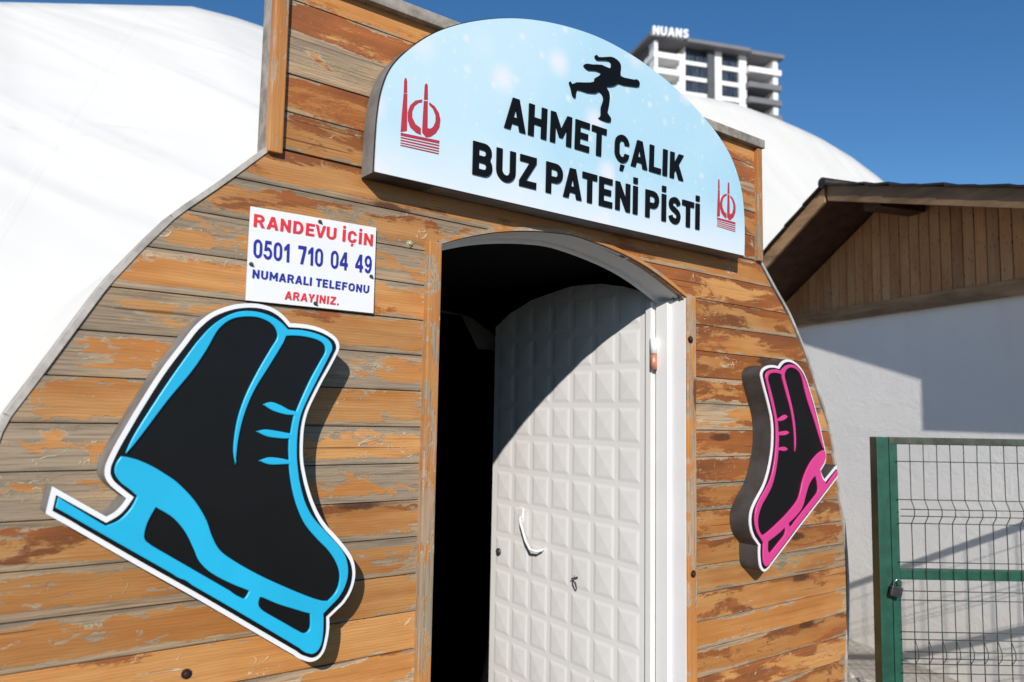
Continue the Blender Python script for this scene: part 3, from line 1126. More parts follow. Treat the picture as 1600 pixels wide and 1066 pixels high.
# pull handle
mb = MB()
hp = [(813, 806, 0.0), (812.5, 809, 0.030), (813, 817, 0.040), (821, 845, 0.042), (828, 859, 0.040), (838, 862, 0.034), (846, 860, 0.02), (850, 857, 0.0)]
mb.tube([dpt(*dpix(x, y, o), o) for x, y, o in hp], 0.0052, 10)
u, z = dpix(815, 805)
mb.box(u - 0.016, u + 0.016, -0.002, 0.006, z - 0.03, z + 0.03, Matrix(((DU.x, DN.x, 0, DP.x), (DU.y, DN.y, 0, DP.y), (0, 0, 1, 0), (0, 0, 0, 1))), bev=0.002)
mb.build('handle', M['steel_white'], DOOR)
mb = MB()
u, z = dpix(781, 862)
mb.tube([dpt(u, z, 0.0), dpt(u, z, 0.012)], 0.016, 14)
mb.tube([dpt(u, z, 0.012), dpt(u, z, 0.016)], 0.010, 10)
mb.build('lock_cylinder', M['screw'], DOOR)
mb = MB()
u, z = dpix(902, 913)
mb.tube([dpt(u + 0.010 * math.cos(t), z + 0.022 * math.sin(t), 0.014 + 0.006 * math.sin(t)) for t in [i * 0.5 for i in range(14)]], 0.0018, 5)
mb.tube([dpt(u - 0.018, z + 0.032, 0.014), dpt(u + 0.014, z + 0.02, 0.02)], 0.003, 5)
mb.tube([dpt(u + 0.004, z + 0.036, 0.012), dpt(u, z + 0.018, 0.02)], 0.0025, 5)
mb.build('wire_loop', M['screw'], DOOR)
# hinge barrels between leaf and jamb
for (ya, yb_), m in (((527, 552), M['steel_white']), ((553, 577), M['copper'])):
    q = Vector((HX - 0.010, HY - 0.012, 0))
    a_, b_ = onplane(1036, ya, q, DN), onplane(1036, yb_, q, DN)
    mb = MB()
    mb.tube([Vector((q.x, q.y, b_.z)), Vector((q.x, q.y, a_.z))], 0.0125, 14)
    mb.build('hinge', m, DOOR)

# ------------------------------------------------------------------ the big arched sign
SY = -0.074
so = [(584.8, 268.8, 1), (587.2, 224), (590.5, 180), (597.5, 140), (612, 105), (640, 76), (676, 52.5), (716, 38), (760, 30), (804, 28), (848, 32.5), (892, 42.5), (936, 58), (980, 81), (1020, 108), (1060, 141), (1092, 174), (1120, 208), (1142, 244), (1156, 284), (1162, 320), (1164, 360), (1163.5, 400.5, 1)]
so = [(at(p[0], p[1], SY).x, at(p[0], p[1], SY).z) + tuple(p[2:]) for p in so]
sol = smooth_loop(so, 6)
cx = sum(p[0] for p in sol) / len(sol)
SIGN = thing('arched_sign', (cx, SY, so[0][1]), 'big half-round pale blue snow-print sign with black raised letters above the doorway', 'sign')
plate('sign_case', [sol], SY + 0.004, 0.066, M['return_dark'], SIGN)
plate('printed_face', [smooth_loop(inset(so, 0.0015), 6)], SY, 0.005, M['print'], SIGN)
mb = MB()                                          # grey weathered band round the case
for (xa, za), (xb, zb2) in zip(sol, sol[1:]):
    if abs(za - zb2) < 1e-6:
        continue
    mb.face([(xa, SY + 0.006, za), (xb, SY + 0.006, zb2), (xb, SY + 0.066, zb2), (xa, SY + 0.066, za)])
for v in mb.bm.verts:
    d = Vector((v.co.x - cx, 0, v.co.z - so[0][1])).normalized()
    v.co += d * 0.002
mb.build('side_band', M['return_grey'], SIGN, recalc=False)
text_quad('lettering', 'AHMET ÇALIK', [(789.2, 149.1), (1067.5, 243.8), (1066.5, 283.4), (787.1, 199.2)], SY - 0.001, 0.004, M['letter'], SIGN)
text_quad('lettering', 'BUZ PATENİ PİSTİ', [(738.8, 220.2), (1092.5, 319.5), (1092, 359.5), (737.5, 272)], SY - 0.001, 0.004, M['letter'], SIGN)
sk = [(365, 150), (380, 142), (395, 160), (450, 160), (500, 158), (545, 180), (575, 215), (580, 260), (578, 318), (640, 338), (695, 348), (712, 345), (735, 370), (730, 405), (690, 404), (600, 392), (560, 378), (530, 397), (490, 405), (457, 407), (480, 450), (487, 500), (478, 570), (468, 625), (495, 665), (492, 700), (440, 690), (395, 668), (410, 655), (415, 630), (415, 580), (435, 520), (430, 480), (400, 445), (370, 460), (300, 455), (215, 430), (205, 490), (190, 498), (175, 470), (165, 420), (150, 375), (160, 362), (175, 385), (210, 370), (280, 372), (355, 366), (365, 335), (400, 315), (415, 290), (360, 270), (310, 268), (275, 240), (275, 222), (300, 215), (345, 222), (420, 225), (490, 255), (500, 215), (480, 190), (430, 185), (385, 184), (368, 170)]
sk = [at(860 + x * 0.1876, 60 + y * 0.1876, SY) for x, y in sk]
plate('skater_figure', [smooth_loop([(p.x, p.z) for p in sk], 2)], SY - 0.005, 0.004, M['letter'], SIGN)


def emblem(fn):
    P = lambda l: [fn(*p) for p in l]
    loops = [
        P([(45, 732), (60, 500), (78, 300), (78, 278), (122, 278), (122, 300), (119, 722)]),
        P([(82, 268), (86, 130), (95, 93), (111, 93), (121, 130), (121, 268)]),
        P([(300, 742), (305, 600), (320, 365), (366, 365), (364, 690), (400, 694), (430, 672), (458, 612), (460, 540), (430, 462), (384, 412), (384, 380), (450, 430), (500, 510), (517, 590), (505, 680), (460, 750), (400, 790), (345, 797)]),
        P([(322, 350), (330, 180), (340, 160), (357, 160), (366, 180), (368, 350)]),
        P([(300, 348), (220, 360), (158, 415), (128, 500), (130, 600), (160, 680), (225, 742), (284, 768), (284, 690), (220, 640), (182, 560), (182, 490), (210, 425), (255, 388), (300, 380)]),
        P([(45, 742), (505, 838), (503, 872), (45, 776)]),
        P([(45, 792), (503, 888), (502, 904), (44, 806)]),
        P([(44, 824), (502, 922), (501, 940), (43, 838)]),
        P([(43, 856), (500, 956), (499, 970), (42, 868)]),
        P([(42, 884), (498, 986), (497, 1000), (41, 896)])]
    return loops


def emb_left(x, y):
    p = at(620 + x * 0.1314, 110 + y * 0.1314, SY)
    return (p.x, p.z)


def emb_right(x, y):
    q = Vector(emb_left(x, y))
    a0, b0, c0 = Vector(emb_left(103, 93)), Vector(emb_left(497, 1000)), Vector(emb_left(41, 896))
    A = [at(*p, SY) for p in ((1122.8, 280), (1148.6, 362.8), (1120.2, 354))]
    A = [Vector((p.x, p.z)) for p in A]
    e1, e2 = b0 - a0, c0 - a0
    det = e1.x * e2.y - e1.y * e2.x
    d = q - a0
    s, t = (d.x * e2.y - d.y * e2.x) / det, (e1.x * d.y - e1.y * d.x) / det
    r = A[0] + (A[1] - A[0]) * s + (A[2] - A[0]) * t
    return (r.x, r.y)


plate('emblem', emblem(emb_left), SY - 0.0012, 0.0014, M['emblem'], SIGN)
plate('emblem', emblem(emb_right), SY - 0.0012, 0.0014, M['emblem'], SIGN)

# ------------------------------------------------------------------ the phone notice
NY = -0.010
nq = [at(391.9, 322.5, NY), at(587.8, 356, NY), at(583.5, 489.6, NY), at(383.4, 469.1, NY)]
nc = sum(nq, Vector()) / 4
NOT = thing('notice_board', nc, 'small white notice with red and blue phone text on the planks', 'notice')
plate('notice_panel', [[(p.x, p.z) for p in nq]], NY, 0.004, M['notice'], NOT)


def nz(x, y):
    return (370 + x * 0.1782, 310 + y * 0.1782)


for body, q, m, b in (('RANDEVU İÇİN', ((152, 135), (1196, 318), (1190, 420), (145, 248)), 'red_ink', 17),
                      ('0501 710 04 49', ((148, 354), (1185, 508), (1180, 662), (143, 519)), 'blue_ink', 11),
                      ('NUMARALI TELEFONU', ((140, 622), (1163, 766), (1157, 834), (135, 698)), 'blue_ink', 17),
                      ('ARAYINIZ.', ((425, 812), (898, 868), (892, 937), (418, 885)), 'red_ink', 17)):
    text_quad('lettering', body, [nz(*p) for p in q], NY - 0.0008, 0.0008, M[m], NOT, b, 60 if '0501' in body else 46)
for x, y in ((728, 205), (125, 577), (1177, 685), (688, 922)):
    bolt(*nz(x, y), NY - 0.0005, 0.0032, M['screw'], NOT, 'screw')

# ------------------------------------------------------------------ the two skate signs
KY = -0.085
OUT = [(453.4, 505, 1), (474.5, 506.6), (494.2, 510.7), (511, 517.7), (525.1, 528), (530.2, 540.2), (527.4, 551.5), (516.7, 572.6), (502.6, 597.9), (488.5, 626), (480.1, 645.7), (475, 668.2), (473.1, 696.4), (473.9, 721.7), (477.8, 744), (481.2, 758.3), (488, 780), (498.2, 803), (510.2, 821), (525.2, 837.6), (540.2, 855.6), (550.7, 872.1), (555, 890.2), (553.7, 908.2), (547.7, 926.2), (537.2, 942.7), (525.2, 954.7), (514.4, 965.2, 1), (514.4, 981), (512, 998.3), (507.2, 1016.3), (498.2, 1029), (486.2, 1034.2), (474.2, 1031.8), (459.2, 1023.8), (390.1, 983.8), (300, 931.5), (210.2, 881.5), (120, 829.8), (71.4, 802.6, 1), (81.6, 760, 1), (166.6, 807.7, 1), (180, 800), (191, 789), (198, 779.2, 1), (186.1, 770), (172.6, 758.5), (165.1, 747), (163.9, 736), (167, 723), (178.2, 699.2), (195.1, 669.6), (217.6, 631.6), (251.4, 579), (285.1, 534.6), (304, 510.5), (326, 491.5), (348, 481.2), (370.3, 475.5), (395.7, 474.2), (418.2, 478.3), (435.1, 486.7), (446.3, 496.6)]
CYN = [(196.5, 707.6, 1), (209.1, 681), (234.5, 640.1), (268.2, 589.4), (307.6, 535), (326, 514.5), (344, 500), (364.7, 489.5), (384.4, 485.9), (406.9, 488.1), (426.6, 495.2), (440.7, 504.5), (450.6, 514.8, 1), (474.5, 516.3), (497, 522), (512.5, 529.9), (519.5, 540.2), (516.7, 552.9), (497, 592.3), (480.1, 626), (470.2, 651.4), (465.5, 679.5), (464.6, 713.3), (467, 740), (470, 758), (477.5, 785), (489.2, 807.6), (507.2, 828.6), (528.2, 851.1), (540.2, 869.1), (544.7, 890.2), (541.7, 911.2), (531.2, 932.2), (516.2, 948.7), (506, 959.5, 1), (506.3, 972), (505.7, 989.3), (502.7, 1007.3), (495.2, 1019.3), (484.7, 1022.3), (468.2, 1013.3), (390, 966.7), (300, 914.6), (270.2, 897.6), (180.1, 846.5), (87, 793.6, 1), (91, 777.1, 1), (165.5, 822, 1), (186.1, 813.1), (204.1, 795), (214.7, 775.5, 1), (204.1, 766), (189.1, 754.5), (180.5, 742), (179.6, 733), (182.4, 723.1), (189.4, 713.2, 1), (200.7, 714.7), (219, 720), (240.1, 729.7), (258, 740.5), (276.2, 753), (297.2, 773.5), (312.3, 793.5), (324, 815), (332, 838.1), (344, 859.6), (366.1, 876.6), (405.1, 898.6), (444.1, 916.6), (480.2, 931.6), (502, 938.6), (513.2, 939.2, 1), (523.7, 927.7), (529.7, 914.2), (531.2, 896.2), (525.2, 878.1), (513.2, 860.1), (495.2, 841.6), (477.2, 819.6), (465.2, 793.5), (457.7, 767), (453.5, 742), (452, 725.5, 1), (440.7, 726.2), (421, 726.2), (404.7, 720.3, 1), (421, 714.9), (440.7, 716.6), (452, 719.3, 1), (451.4, 702), (452, 685.6, 1), (440.7, 685.6), (418.2, 682.6), (400.5, 674.4, 1), (415.4, 671.3), (435.1, 673.9), (454.2, 677.6, 1), (457.2, 660), (459.8, 649, 1), (446.3, 648), (426.6, 642), (411.2, 632.2, 1), (423.8, 628.4), (437.9, 632.7), (452, 640.2), (463.2, 642.9, 1), (471.7, 622.5), (485.7, 592.3), (502.6, 561.5), (508.8, 549), (506.8, 538.8), (497, 531.8), (480.1, 527), (462, 525), (447.7, 525.3, 1), (440.7, 540.2), (421, 572.6), (398.5, 609.1), (383, 645.7), (373.2, 685.1), (368.4, 727.3, 1), (365.2, 700), (371.2, 657), (384.4, 617.6), (404.1, 578.2), (423.8, 544.4), (433.7, 527), (431, 513.5), (421, 503.6), (404.1, 496.6), (384.4, 495.2), (366, 498), (352, 505.5), (339.4, 518.5), (321.7, 549.5), (299.2, 582), (262.6, 626), (228.8, 671), (209.1, 696.4), (197.5, 709, 1)]
HOLES = [[(244, 793.2, 1), (235.5, 808), (230, 820), (226.1, 835.6), (228.2, 845), (237.2, 852.5), (300.2, 889), (360, 923.5), (379.5, 935), (384, 934), (390.1, 923.8, 1), (360, 911.6), (330, 895.4), (312, 877.6), (303.2, 858), (289.5, 831), (270.2, 809.1)],
         [(406.6, 933.7, 1), (404.6, 945.2), (411.1, 954.2), (441.1, 971.7), (468.2, 986.9), (478.5, 989.2), (485, 980.2), (485, 959.2, 1), (468.2, 954.7), (435.1, 944.4), (414.1, 935.6)]]


def skate(colmat, side, label, mirror):
    def fn(p, Y=KY):
        q = at(p[0], p[1], Y)
        x, z = q.x, q.z
        if mirror:                                 # the same shape turned round for the other side of the door
            x, z = -0.92057 * x + 0.03794 * z + 0.04492, 0.08211 * x + 0.99364 * z + 0.08286 - 0.0
        return (x, z) + tuple(p[2:])
    o = [fn(p) for p in OUT]
    c = [fn(p, KY - 0.0085) for p in CYN]
    cxm = sum(p[0] for p in o) / len(o)
    T = thing('skate_sign', (cxm, KY / 2, min(p[1] for p in o)), label, 'skate sign', 'ice skate signs on the timber front')
    ol = smooth_loop(o, 6)
    plate('case', [ol], KY + 0.004, 0.079, side, T)
    plate('white_border', [ol], KY, 0.0055, M['white_acrylic'], T)
    plate('black_face', [smooth_loop(inset(o, 0.0095), 6)], KY - 0.003, 0.004, M['black_acrylic'], T)
    plate('skate_drawing', [smooth_loop(c, 6)] + [smooth_loop([fn(p, KY - 0.0085) for p in h], 6) for h in HOLES], KY - 0.0085, 0.0065, colmat, T, bev=0.0022)
    return T


skate(M['cyan'], M['return_grey'], 'large black ice skate sign with cyan blue outline left of the doorway', False)
skate(M['pink'], M['return_dark'], 'black ice skate sign with pink outline right of the white door', True)

# ------------------------------------------------------------------ membrane hall behind
mb = MB()
RIDGE = [(-16, 0.30), (-9, 0.37), (-4, 0.41), (0.045, 0.443), (0.246, 0.508), (0.30, 0.512), (0.358, 0.511), (0.42, 0.508), (0.6, 0.53), (0.9, 0.60), (1.251, 0.664), (1.383, 0.682), (1.54, 0.687), (1.65, 0.686), (1.731, 0.683), (1.867, 0.669), (1.998, 0.645), (2.15, 0.61), (2.4, 0.53), (2.7, 0.42)]
RYD = 6.9                                          # distance of the ridge from the camera along y
prof = []
for i in range(len(RIDGE) - 1):
    n = max(3, int((RIDGE[i + 1][0] - RIDGE[i][0]) * RYD / 0.12)) if RIDGE[i][0] > -1 and RIDGE[i][0] < 0.7 else 6
    p0, p1, p2, p3 = RIDGE[max(i - 1, 0)], RIDGE[i], RIDGE[i + 1], RIDGE[min(i + 2, len(RIDGE) - 1)]
    for k in range(n):
        t = k / n
        prof.append((p1[0] + (p2[0] - p1[0]) * t, p1[1] + (p2[1] - p1[1]) * t))
prof.append(RIDGE[-1])
grid = []
for rx, rz in prof:
    X = CAM.x + rx * RYD
    ZT = CAM.z + rz * RYD
    colv = []
    NV = 26
    for j in range(NV + 1):
        t = j / NV
        q = max(0.0, min(1.0, (X - 1.05) / 1.3))
        y0 = 0.55 + 3.4 * q * q * (3 - 2 * q)
        yy = y0 + (RYD + CAM.y - y0) * (t ** 1.15)
        s = t ** 0.80
        z = ZT * s
        colv.append((X, yy, z))
    back = [(X, 2 * (RYD + CAM.y) - y_ + 0.0, z_) for X, y_, z_ in colv[::-1][1:]]
    # rounded crown, then down the far side
    back = [(X, RYD + CAM.y + 0.4 + (y_ - RYD - CAM.y), z_ * 0.999) for X, y_, z_ in back]
    grid.append(colv + back)
V = [[mb.bm.verts.new(p) for p in c] for c in grid]
for a_, b_ in zip(V, V[1:]):
    for j in range(len(a_) - 1):
        c = (a_[j].co + b_[j + 1].co) / 2
        if c.y < 2.9 and ((c.z < 1.78 and abs(c.x) < half(c.z) - 0.14) or (c.z < 1.97 and abs(c.x) < 0.74)):
            continue                               # opening where the passage enters
        mb.bm.faces.new((a_[j], b_[j], b_[j + 1], a_[j + 1]))
TENT = mb.build('membrane_hall', M['fabric'], None, smooth=True)
TENT['label'] = 'huge white fabric membrane hall rising behind the timber entrance'
TENT['category'] = 'hall'

# ------------------------------------------------------------------ plastered hut at the right
dv = ray(385, 655)
WD = Vector((dv.x, dv.y, 0)).normalized()          # along its wall, away from the camera
WN = Vector((-WD.y, WD.x, 0))                      # out of its wall
r0 = ray(1500, 668)
WP = CAM + r0 * (4.2 / RF.dot(r0))
WP.z = 0


def wpt(s, z, o=0.0):
    return WP + WD * s + WN * o + Vector((0, 0, z))


def wpix(px, py, o=0.0):
    p = onplane(px, py, WP + WN * o, WN)
    return ((p - WP).dot(WD), p.z)


OH = 0.47
ap, lf_, rt_ = wpix(1290, 292, OH), wpix(1189, 407, OH), wpix(1600, 297, OH)
kl = (ap[1] - lf_[1]) / (lf_[0] - ap[0])
kr = (ap[1] - rt_[1]) / (ap[0] - rt_[0])
SL, SR = ap[0] + 1.9, -1.75                        # ends of the roof


def roofz(s):
    return ap[1] - kl * (s - ap[0]) if s > ap[0] else ap[1] - kr * (ap[0] - s)


HUT = thing('plaster_hut', wpt(0.3, 0), 'pale plastered hut with brown board gable and dark tiled roof at the right', 'hut')
mb = MB()
TZ = 2.05
a0, a1 = SL - 0.35, -2.3
mb.prism([wpt(a0, 0), wpt(a0, TZ), wpt(a1, TZ), wpt(a1, 0)], -WN * 3.2)
mb.build('plaster_wall', M['plaster'], HUT)
# board gable: one mesh of grooved vertical boards
mb = MB()
s = a0
BW = 0.072
while s > -1.1:
    s2 = s - BW
    poly = [(s - 0.002, TZ + 0.03), (s2 + 0.002, TZ + 0.03), (s2 + 0.002, roofz(s2) - 0.05), (s - 0.002, roofz(s) - 0.05)]
    if s2 < ap[0] < s:
        poly.insert(3, (ap[0], ap[1] - 0.05))
    n0 = len(mb.bm.faces)
    fs = mb.prism([wpt(q[0], q[1], 0.030) for q in poly], -WN * 0.03, bev=0.005)
    ou, ov, t1, t2 = random.uniform(0, 50), random.uniform(0, 50), random.random(), random.random()
    for f in mb.bm.faces:
        if f[mb.done]:
            continue
        f[mb.done] = 1
        for lp in f.loops:
            c = lp.vert.co - WP
            lp[mb.uv].uv = (c.dot(WD) + ou, c.z + ov)
            lp[mb.tone] = (t1, t2 * max(0, 1 - (c.z - TZ) * 3), 0, 1)
    s = s2
mb.build('board_gable', M['cladding'], HUT, recalc=False)
mb = MB()
mb.prism([wpt(a0, TZ - 0.02, 0.055), wpt(-1.09, TZ - 0.02, 0.055), wpt(-1.09, TZ + 0.035, 0.05), wpt(a0, TZ + 0.035, 0.05)], -WN * 0.05, bev=0.003)
mb.prism([wpt(a0, TZ + 0.035, 0.046), wpt(-1.09, TZ + 0.035, 0.046), wpt(-1.09, TZ + 0.062, 0.044), wpt(a0, TZ + 0.062, 0.044)], -WN * 0.04, bev=0.003)
mb.build('gable_sill', M['fascia_pale'], HUT)
# roof slabs
mb = MB()
for sa, sb in ((ap[0], SL), (SR, ap[0])):
    q = [wpt(sa, roofz(sa) + 0.0, OH - 0.02), wpt(sb, roofz(sb), OH - 0.02), wpt(sb, roofz(sb) - 0.035, OH - 0.02), wpt(sa, roofz(sa) - 0.035, OH - 0.02)]
    mb.prism(q, -WN * 4.0)
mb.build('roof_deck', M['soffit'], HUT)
for sa, sb in ((ap[0] + 0.012, SL), (SR, ap[0] - 0.012)):
    mb = MB()
    q = [wpt(sa, roofz(sa) + 0.012, OH), wpt(sb, roofz(sb) + 0.012, OH), wpt(sb, roofz(sb) - 0.085, OH), wpt(sa, roofz(sa) - 0.085, OH)]
    mb.prism(q, -WN * 0.018, bev=0.003)
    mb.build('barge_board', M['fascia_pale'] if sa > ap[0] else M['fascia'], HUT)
mb = MB()
for sa, sb in ((ap[0], SL), (SR, ap[0])):          # overlapping tile courses
    n = int((sb - sa) / 0.16)
    for i in range(n):
        p, q = sa + (sb - sa) * i / n, sa + (sb - sa) * (i + 1) / n
        lo, hi = (q, p) if sa == ap[0] else (p, q)  # lower and upper end
        j = random.uniform(-0.004, 0.006)
        mb.prism([wpt(lo, roofz(lo) + 0.013 + j, OH + 0.03), wpt(hi, roofz(hi) + 0.008, OH + 0.03), wpt(hi, roofz(hi) + 0.018, OH + 0.03), wpt(lo, roofz(lo) + 0.025 + j, OH + 0.03), ], -WN * 4.0)
mb.tube([wpt(ap[0], ap[1] + 0.022, OH + 0.03), wpt(ap[0], ap[1] + 0.022, OH - 3.9)], 0.032, 10)
mb.build('roof_tiles', M['tile'], HUT)
mb = MB()
sp = wpix(1345, 318, 0.2)[0]
bs, bz = wpix(1362, 318, OH - 0.1)
mb.prism([wpt(bs - 0.06, bz + 0.03, OH - 0.1), wpt(bs + 0.06, bz + 0.03, OH - 0.1), wpt(bs + 0.06, bz - 0.03, OH - 0.1), wpt(bs - 0.06, bz - 0.03, OH - 0.1)], -WN * 0.33, bev=0.004)
mb.build('ridge_beam', M['soffit'], HUT)
# boarded porch head that steps forward further along the wall (throws the square shadow)
mb = MB()
pz = 1.965
mb.prism([wpt(-0.97, pz, 0.46), wpt(-0.97, roofz(-0.97) - 0.09, 0.46), wpt(-1.74, roofz(-1.74) - 0.09, 0.46), wpt(-1.74, pz + 0.06, 0.46), wpt(-1.60, pz, 0.46)], -WN * 0.46)
mb.build('porch_head', M['fascia'], HUT)
mb = MB()
mb.box(-2.3, -1.74, 0, 0.40, 0.0, 2.4, Matrix(((WD.x, WN.x, 0, WP.x), (WD.y, WN.y, 0, WP.y), (0, 0, 1, 0), (0, 0, 0, 1))))
mb.build('porch_pier', M['plaster'], HUT)

# ------------------------------------------------------------------ green gate
GD = 3.0
GX = Vector((RF.y, -RF.x, 0)).normalized()
GN = Vector((-RF.x, -RF.y, 0)).normalized()        # towards the camera
GP = CAM + RF * GD
GP.z = 0


def gpt(u, z, o=0.0):
    return GP + GX * u + GN * o + Vector((0, 0, z))


def gpix(px, py, o=0.0):
    p = onplane(px, py, GP + GN * o, GN)
    return ((p - GP).dot(GX), p.z)


GMAT = Matrix(((GX.x, GN.x, 0, GP.x), (GX.y, GN.y, 0, GP.y), (0, 0, 1, 0), (0, 0, 0, 1)))
pu0, pzt = gpix(1368.5, 683)
pu1 = gpix(1389.5, 760)[0]
mb = MB()
mb.box(pu0, pu1, -0.055, 0.004, 0.0, pzt, GMAT, bev=0.003)
mb.build('fence_post', M['fence_green']).name = 'fence_post'
po = bpy.data.objects['fence_post']
po['label'] = 'square dark green steel post left of the mesh gate'
po['category'] = 'post'
fu0, fu1 = gpix(1391.5, 760)[0], gpix(1404, 760)[0]
FUE = fu0 + 1.32
GATE = thing('mesh_gate', gpt(fu0, 0), 'green steel gate with bent wire mesh at the right', 'gate')
zt = gpix(1404, 683.5)[1]
zt2 = gpix(1404, 694.5)[1]
zm, zm2 = gpix(1406, 890)[1], gpix(1406, 906)[1]
mb = MB()
mb.box(fu0, fu1, -0.036, -0.002, 0.04, zt - 0.004, GMAT, bev=0.003)
mb.box(FUE - 0.035, FUE, -0.036, -0.002, 0.04, zt - 0.004, GMAT, bev=0.003)
mb.box(fu1, FUE - 0.035, -0.036, -0.002, zm2, zm, GMAT, bev=0.003)
mb.box(fu1, FUE - 0.035, -0.036, -0.002, 0.05, 0.09, GMAT, bev=0.003)
mb.build('gate_frame', M['fence_green'], GATE)
mb = MB()
mb.box(fu0, FUE, -0.037, -0.001, zt2, zt, GMAT, bev=0.003)
mb.build('top_rail', M['fence_worn'], GATE)
mb = MB()
hz = [gpix(1500, y)[1] for y in (722.5, 782, 796, 806.5, 819, 879.5, 938.5, 1000, 1016, 1026.5, 1038)]
bends = [(hz[1], hz[2], hz[3], hz[4]), (hz[7], hz[8], hz[9], hz[10])]


def bulge(z):
    for b in bends:
        if b[3] < z < b[0]:
            if z > b[1]:
                return 0.024 * (b[0] - z) / (b[0] - b[1])
            if z < b[2]:
                return 0.024 * (z - b[3]) / (b[2] - b[3])
            return 0.024
    return 0.0


u = gpix(1421.3, 730)[0]
WR = 0.0019
zsv = [zt2 + 0.004, hz[0]] + hz[1:5] + [hz[5], hz[6]] + hz[7:11] + [0.6, 0.3, 0.06]
while u < FUE - 0.04:
    mb.tube([gpt(u + random.uniform(-.0008, .0008), z, 0.003 + bulge(z)) for z in zsv], WR, 6)
    u += 20.75 / FPX * GD
for z in hz + [0.75, 0.6, 0.45, 0.3, 0.15]:
    mb.tube([gpt(fu1 - 0.01, z, 0.006 + (0.024 if z in (hz[2], hz[3], hz[8], hz[9]) else 0)), gpt(FUE - 0.01, z, 0.006 + (0.024 if z in (hz[2], hz[3], hz[8], hz[9]) else 0))], WR, 6)
mb.build('wire_mesh', M['wire'], GATE)
# padlock on the gate
lu, lz = gpix(1400.5, 922, 0.03)
LOCK = thing('padlock', gpt(lu, lz - 0.03, 0.03), 'small black padlock with shiny shackle hanging between green post and gate', 'padlock')
R2 = GMAT @ Matrix.Translation((lu, 0.03, lz)) @ Matrix.Rotation(math.radians(14), 4, 'Y')
mb = MB()
mb.box(-0.021, 0.021, -0.009, 0.009, -0.026, 0.014, R2, bev=0.004)
mb.build('lock_body', M['lock_body'], LOCK)
mb = MB()
mb.tube([R2 @ Vector(p) for p in [(-0.013, 0, 0.010), (-0.013, 0, 0.026)] + [(-0.013 * math.cos(t), 0, 0.026 + 0.013 * math.sin(t)) for t in [i * math.pi / 8 for i in range(1, 8)]] + [(0.013, 0, 0.026), (0.013, 0, 0.010)]], 0.0034, 8)
mb.build('shackle', M['chrome'], LOCK)

# ------------------------------------------------------------------ far tower
TD = 160.0
ta = math.atan2(5080 - 800, FPX)
TU = (RX * math.sin(ta) + RF * math.cos(ta))
TU.z = 0
TU.normalize()                                     # along its front, to the right
TNn = Vector((TU.y, -TU.x, 0))                     # towards the camera
if TNn.dot(RF) > 0:
    TNn = -TNn
rt = ray(1130, 100)
TP = CAM + rt * (TD / RF.dot(rt))


def tp(px, py, o=0.0):
    p = onplane(px, py, TP + TNn * o, TNn)
    return ((p - TP).dot(TU), p.z)


def tw(u, z, o=0.0):
    return Vector((TP.x, TP.y, 0)) + TU * u + TNn * o + Vector((0, 0, z))


TMAT = Matrix(((TU.x, TNn.x, 0, TP.x), (TU.y, TNn.y, 0, TP.y), (0, 0, 1, 0), (0, 0, 0, 1)))
px2 = lambda x, y: (980 + x * 0.16883, 20 + y * 0.16883)
TUW = lambda x, y: tp(*px2(x, y))[0]
TZW = lambda x, y: tp(*px2(x, y))[1]
TOW = thing('apartment_tower', (TP.x, TP.y, 0), 'distant white and dark grey high-rise with roof letters behind the membrane hall', 'tower')
uL, uA, uB, uC, uD, uE, uF = TUW(215, 400), TUW(525, 450), TUW(735, 450), TUW(800, 450), TUW(868, 450), TUW(1030, 450), TUW(1085, 450)
uR = TUW(1385, 520)
ztop = TZW(735, 350)
FL = (TZW(640, 470) - TZW(640, 755)) / 2.0         # storey height
NFL = 22
zbase = [ztop - 0.4 - i * FL for i in range(NFL)]
mb = MB()
mb.box(uL + 0.5, uR - 0.5, -16, -2.2, 0, ztop, TMAT)
mb.build('wall', M['tower_soffit'], TOW)
mb = MB()
mb.box(uA, uA + 0.05 * (uB - uA), -4, 0.1, 0, ztop, TMAT)
mb.box(uA - 1.6, uA, -4, 0.3, 0, ztop - 1.8, TMAT)
mb.box(uC, uD, -4, 0.25, 0, ztop, TMAT)
mb.box(uE, uF + 0.3, -4, 0.25, 0, ztop, TMAT)
mb.build('white_pier', M['tower_white'], TOW)
mb = MB()
mb.box(uB, uC, -4, 0.5, 0, ztop + 0.3, TMAT)
mb.build('grey_pier', M['tower_grey'], TOW)
mbw, mbb, mbg = MB(), MB(), MB()
for i, z in enumerate(zbase):
    if z - FL < 2:
        break
    mbw.box(uA, uB, -3, 0.05, z - FL + 0.05, z - FL + 0.85, TMAT)      # spandrels between the windows
    mbw.box(uD, uE, -3, 0.05, z - FL + 0.05, z - FL + 0.95, TMAT)
    (mbw if i != 1 or True else mbg).box(uL, uA - 1.6, -3, 1.6, z - FL - 0.15, z - FL + 1.0, TMAT)   # balcony fronts
    (mbw if i < 1 else mbg).box(uF, uR, -3, 1.6, z - FL - 0.15, z - FL + 1.0, TMAT)
mbw.build('balcony_band', M['tower_white'], TOW)
mbg.build('balcony_band', M['tower_roof'], TOW)
mb = MB()
for z in zbase[:9]:
    mb.box(uR - 1.6, uR - 0.5, -4, 1.0, z - FL - 0.1, z + 0.1, TMAT)
mb.build('corner_column', M['tower_white'], TOW)
mb = MB()
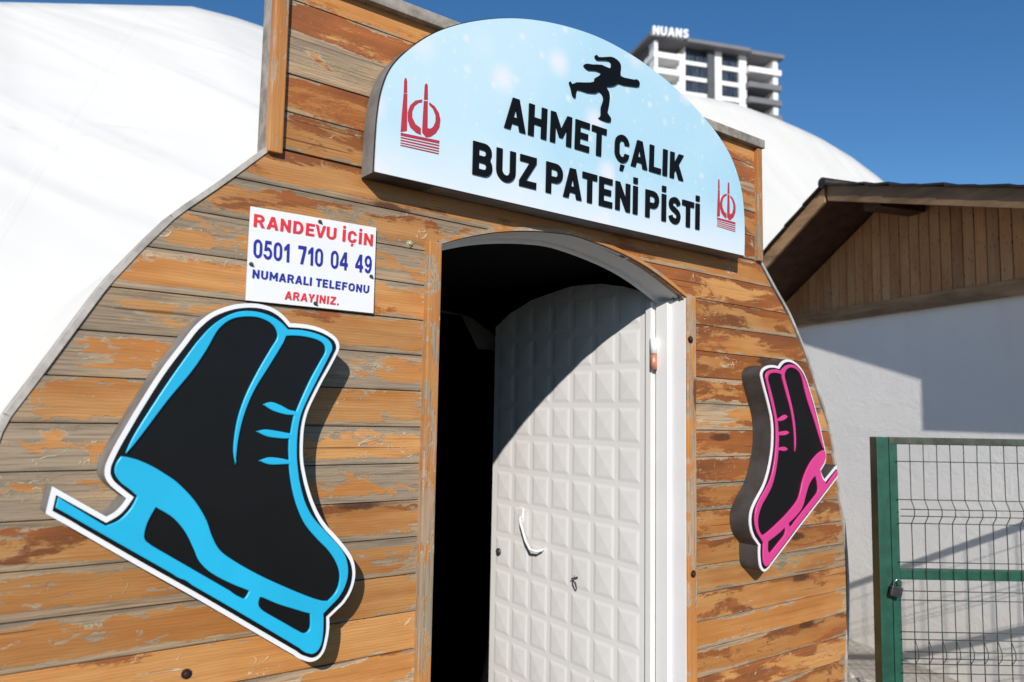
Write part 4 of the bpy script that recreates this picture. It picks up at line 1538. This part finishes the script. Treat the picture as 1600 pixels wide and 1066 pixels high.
mb.box(uL + 0.2, uL + 0.9, -1, 1.5, ztop - 24, ztop - 0.3, TMAT)
mb.build('corner_column', M['tower_white'], TOW)
for i, z in enumerate(zbase[:9]):
    for ua, ub in ((uA + 0.05 * (uB - uA), uB), (uD, uE)):
        mb = MB()
        mb.box(ua, ub, -2, -0.35, z - FL + 0.85, z + 0.05, TMAT)
        n = 5
        wdw = mb.build('window', M['glass'], TOW)
        fr = MB()
        for q in range(1, n):
            uu = ua + (ub - ua) * q / n
            fr.box(uu - 0.04, uu + 0.04, -0.34, -0.28, z - FL + 0.85, z + 0.05, TMAT)
        fr.build('mullions', M['tower_grey'], wdw)
mb = MB()
mb.box(uL - 1.2, uF, -16, 2.4, ztop, ztop + 0.75, TMAT)
mb.box(uF + 0.4, uR + 0.5, -16, 2.0, ztop - 0.2, ztop + 0.6, TMAT)
mb.box(uA, uE - 4, -10, -1, ztop + 0.75, ztop + 1.9, TMAT)
mb.build('roof_slab', M['tower_roof'], TOW)
text_quad('roof_letters', 'NUANS', [px2(232, 128), px2(560, 165), px2(556, 245), px2(228, 210)], 0, 0.5, M['white_acrylic'], TOW, fn=lambda p: tw(*tp(p[0], p[1], 2.6), 2.6))

# ------------------------------------------------------------------ rubble by the wall's foot
for i in range(5):
    px, py = random.uniform(1322, 1362), random.uniform(1058, 1072)
    d = ray(px, py)
    p = CAM + d * (-CAM.z / d.z)
    mb = MB()
    r = random.uniform(0.015, 0.035)
    bmesh.ops.create_icosphere(mb.bm, subdivisions=2, radius=r, matrix=Matrix.Translation((p.x, p.y, r * 0.35)) @ Matrix.Rotation(random.uniform(0, 6), 4, 'Z') @ Matrix.Diagonal((1.3, 0.9, 0.6, 1)))
    for v in mb.bm.verts:
        v.co += Vector((random.uniform(-1, 1), random.uniform(-1, 1), random.uniform(-1, 1))) * r * 0.12
    o = mb.build('rubble_stone', M['stone'])
    o['label'] = 'pale rubble stone lying on the ground at the foot of the hut wall'
    o['category'] = 'stone'
    o['group'] = 'rubble stones by the hut wall'
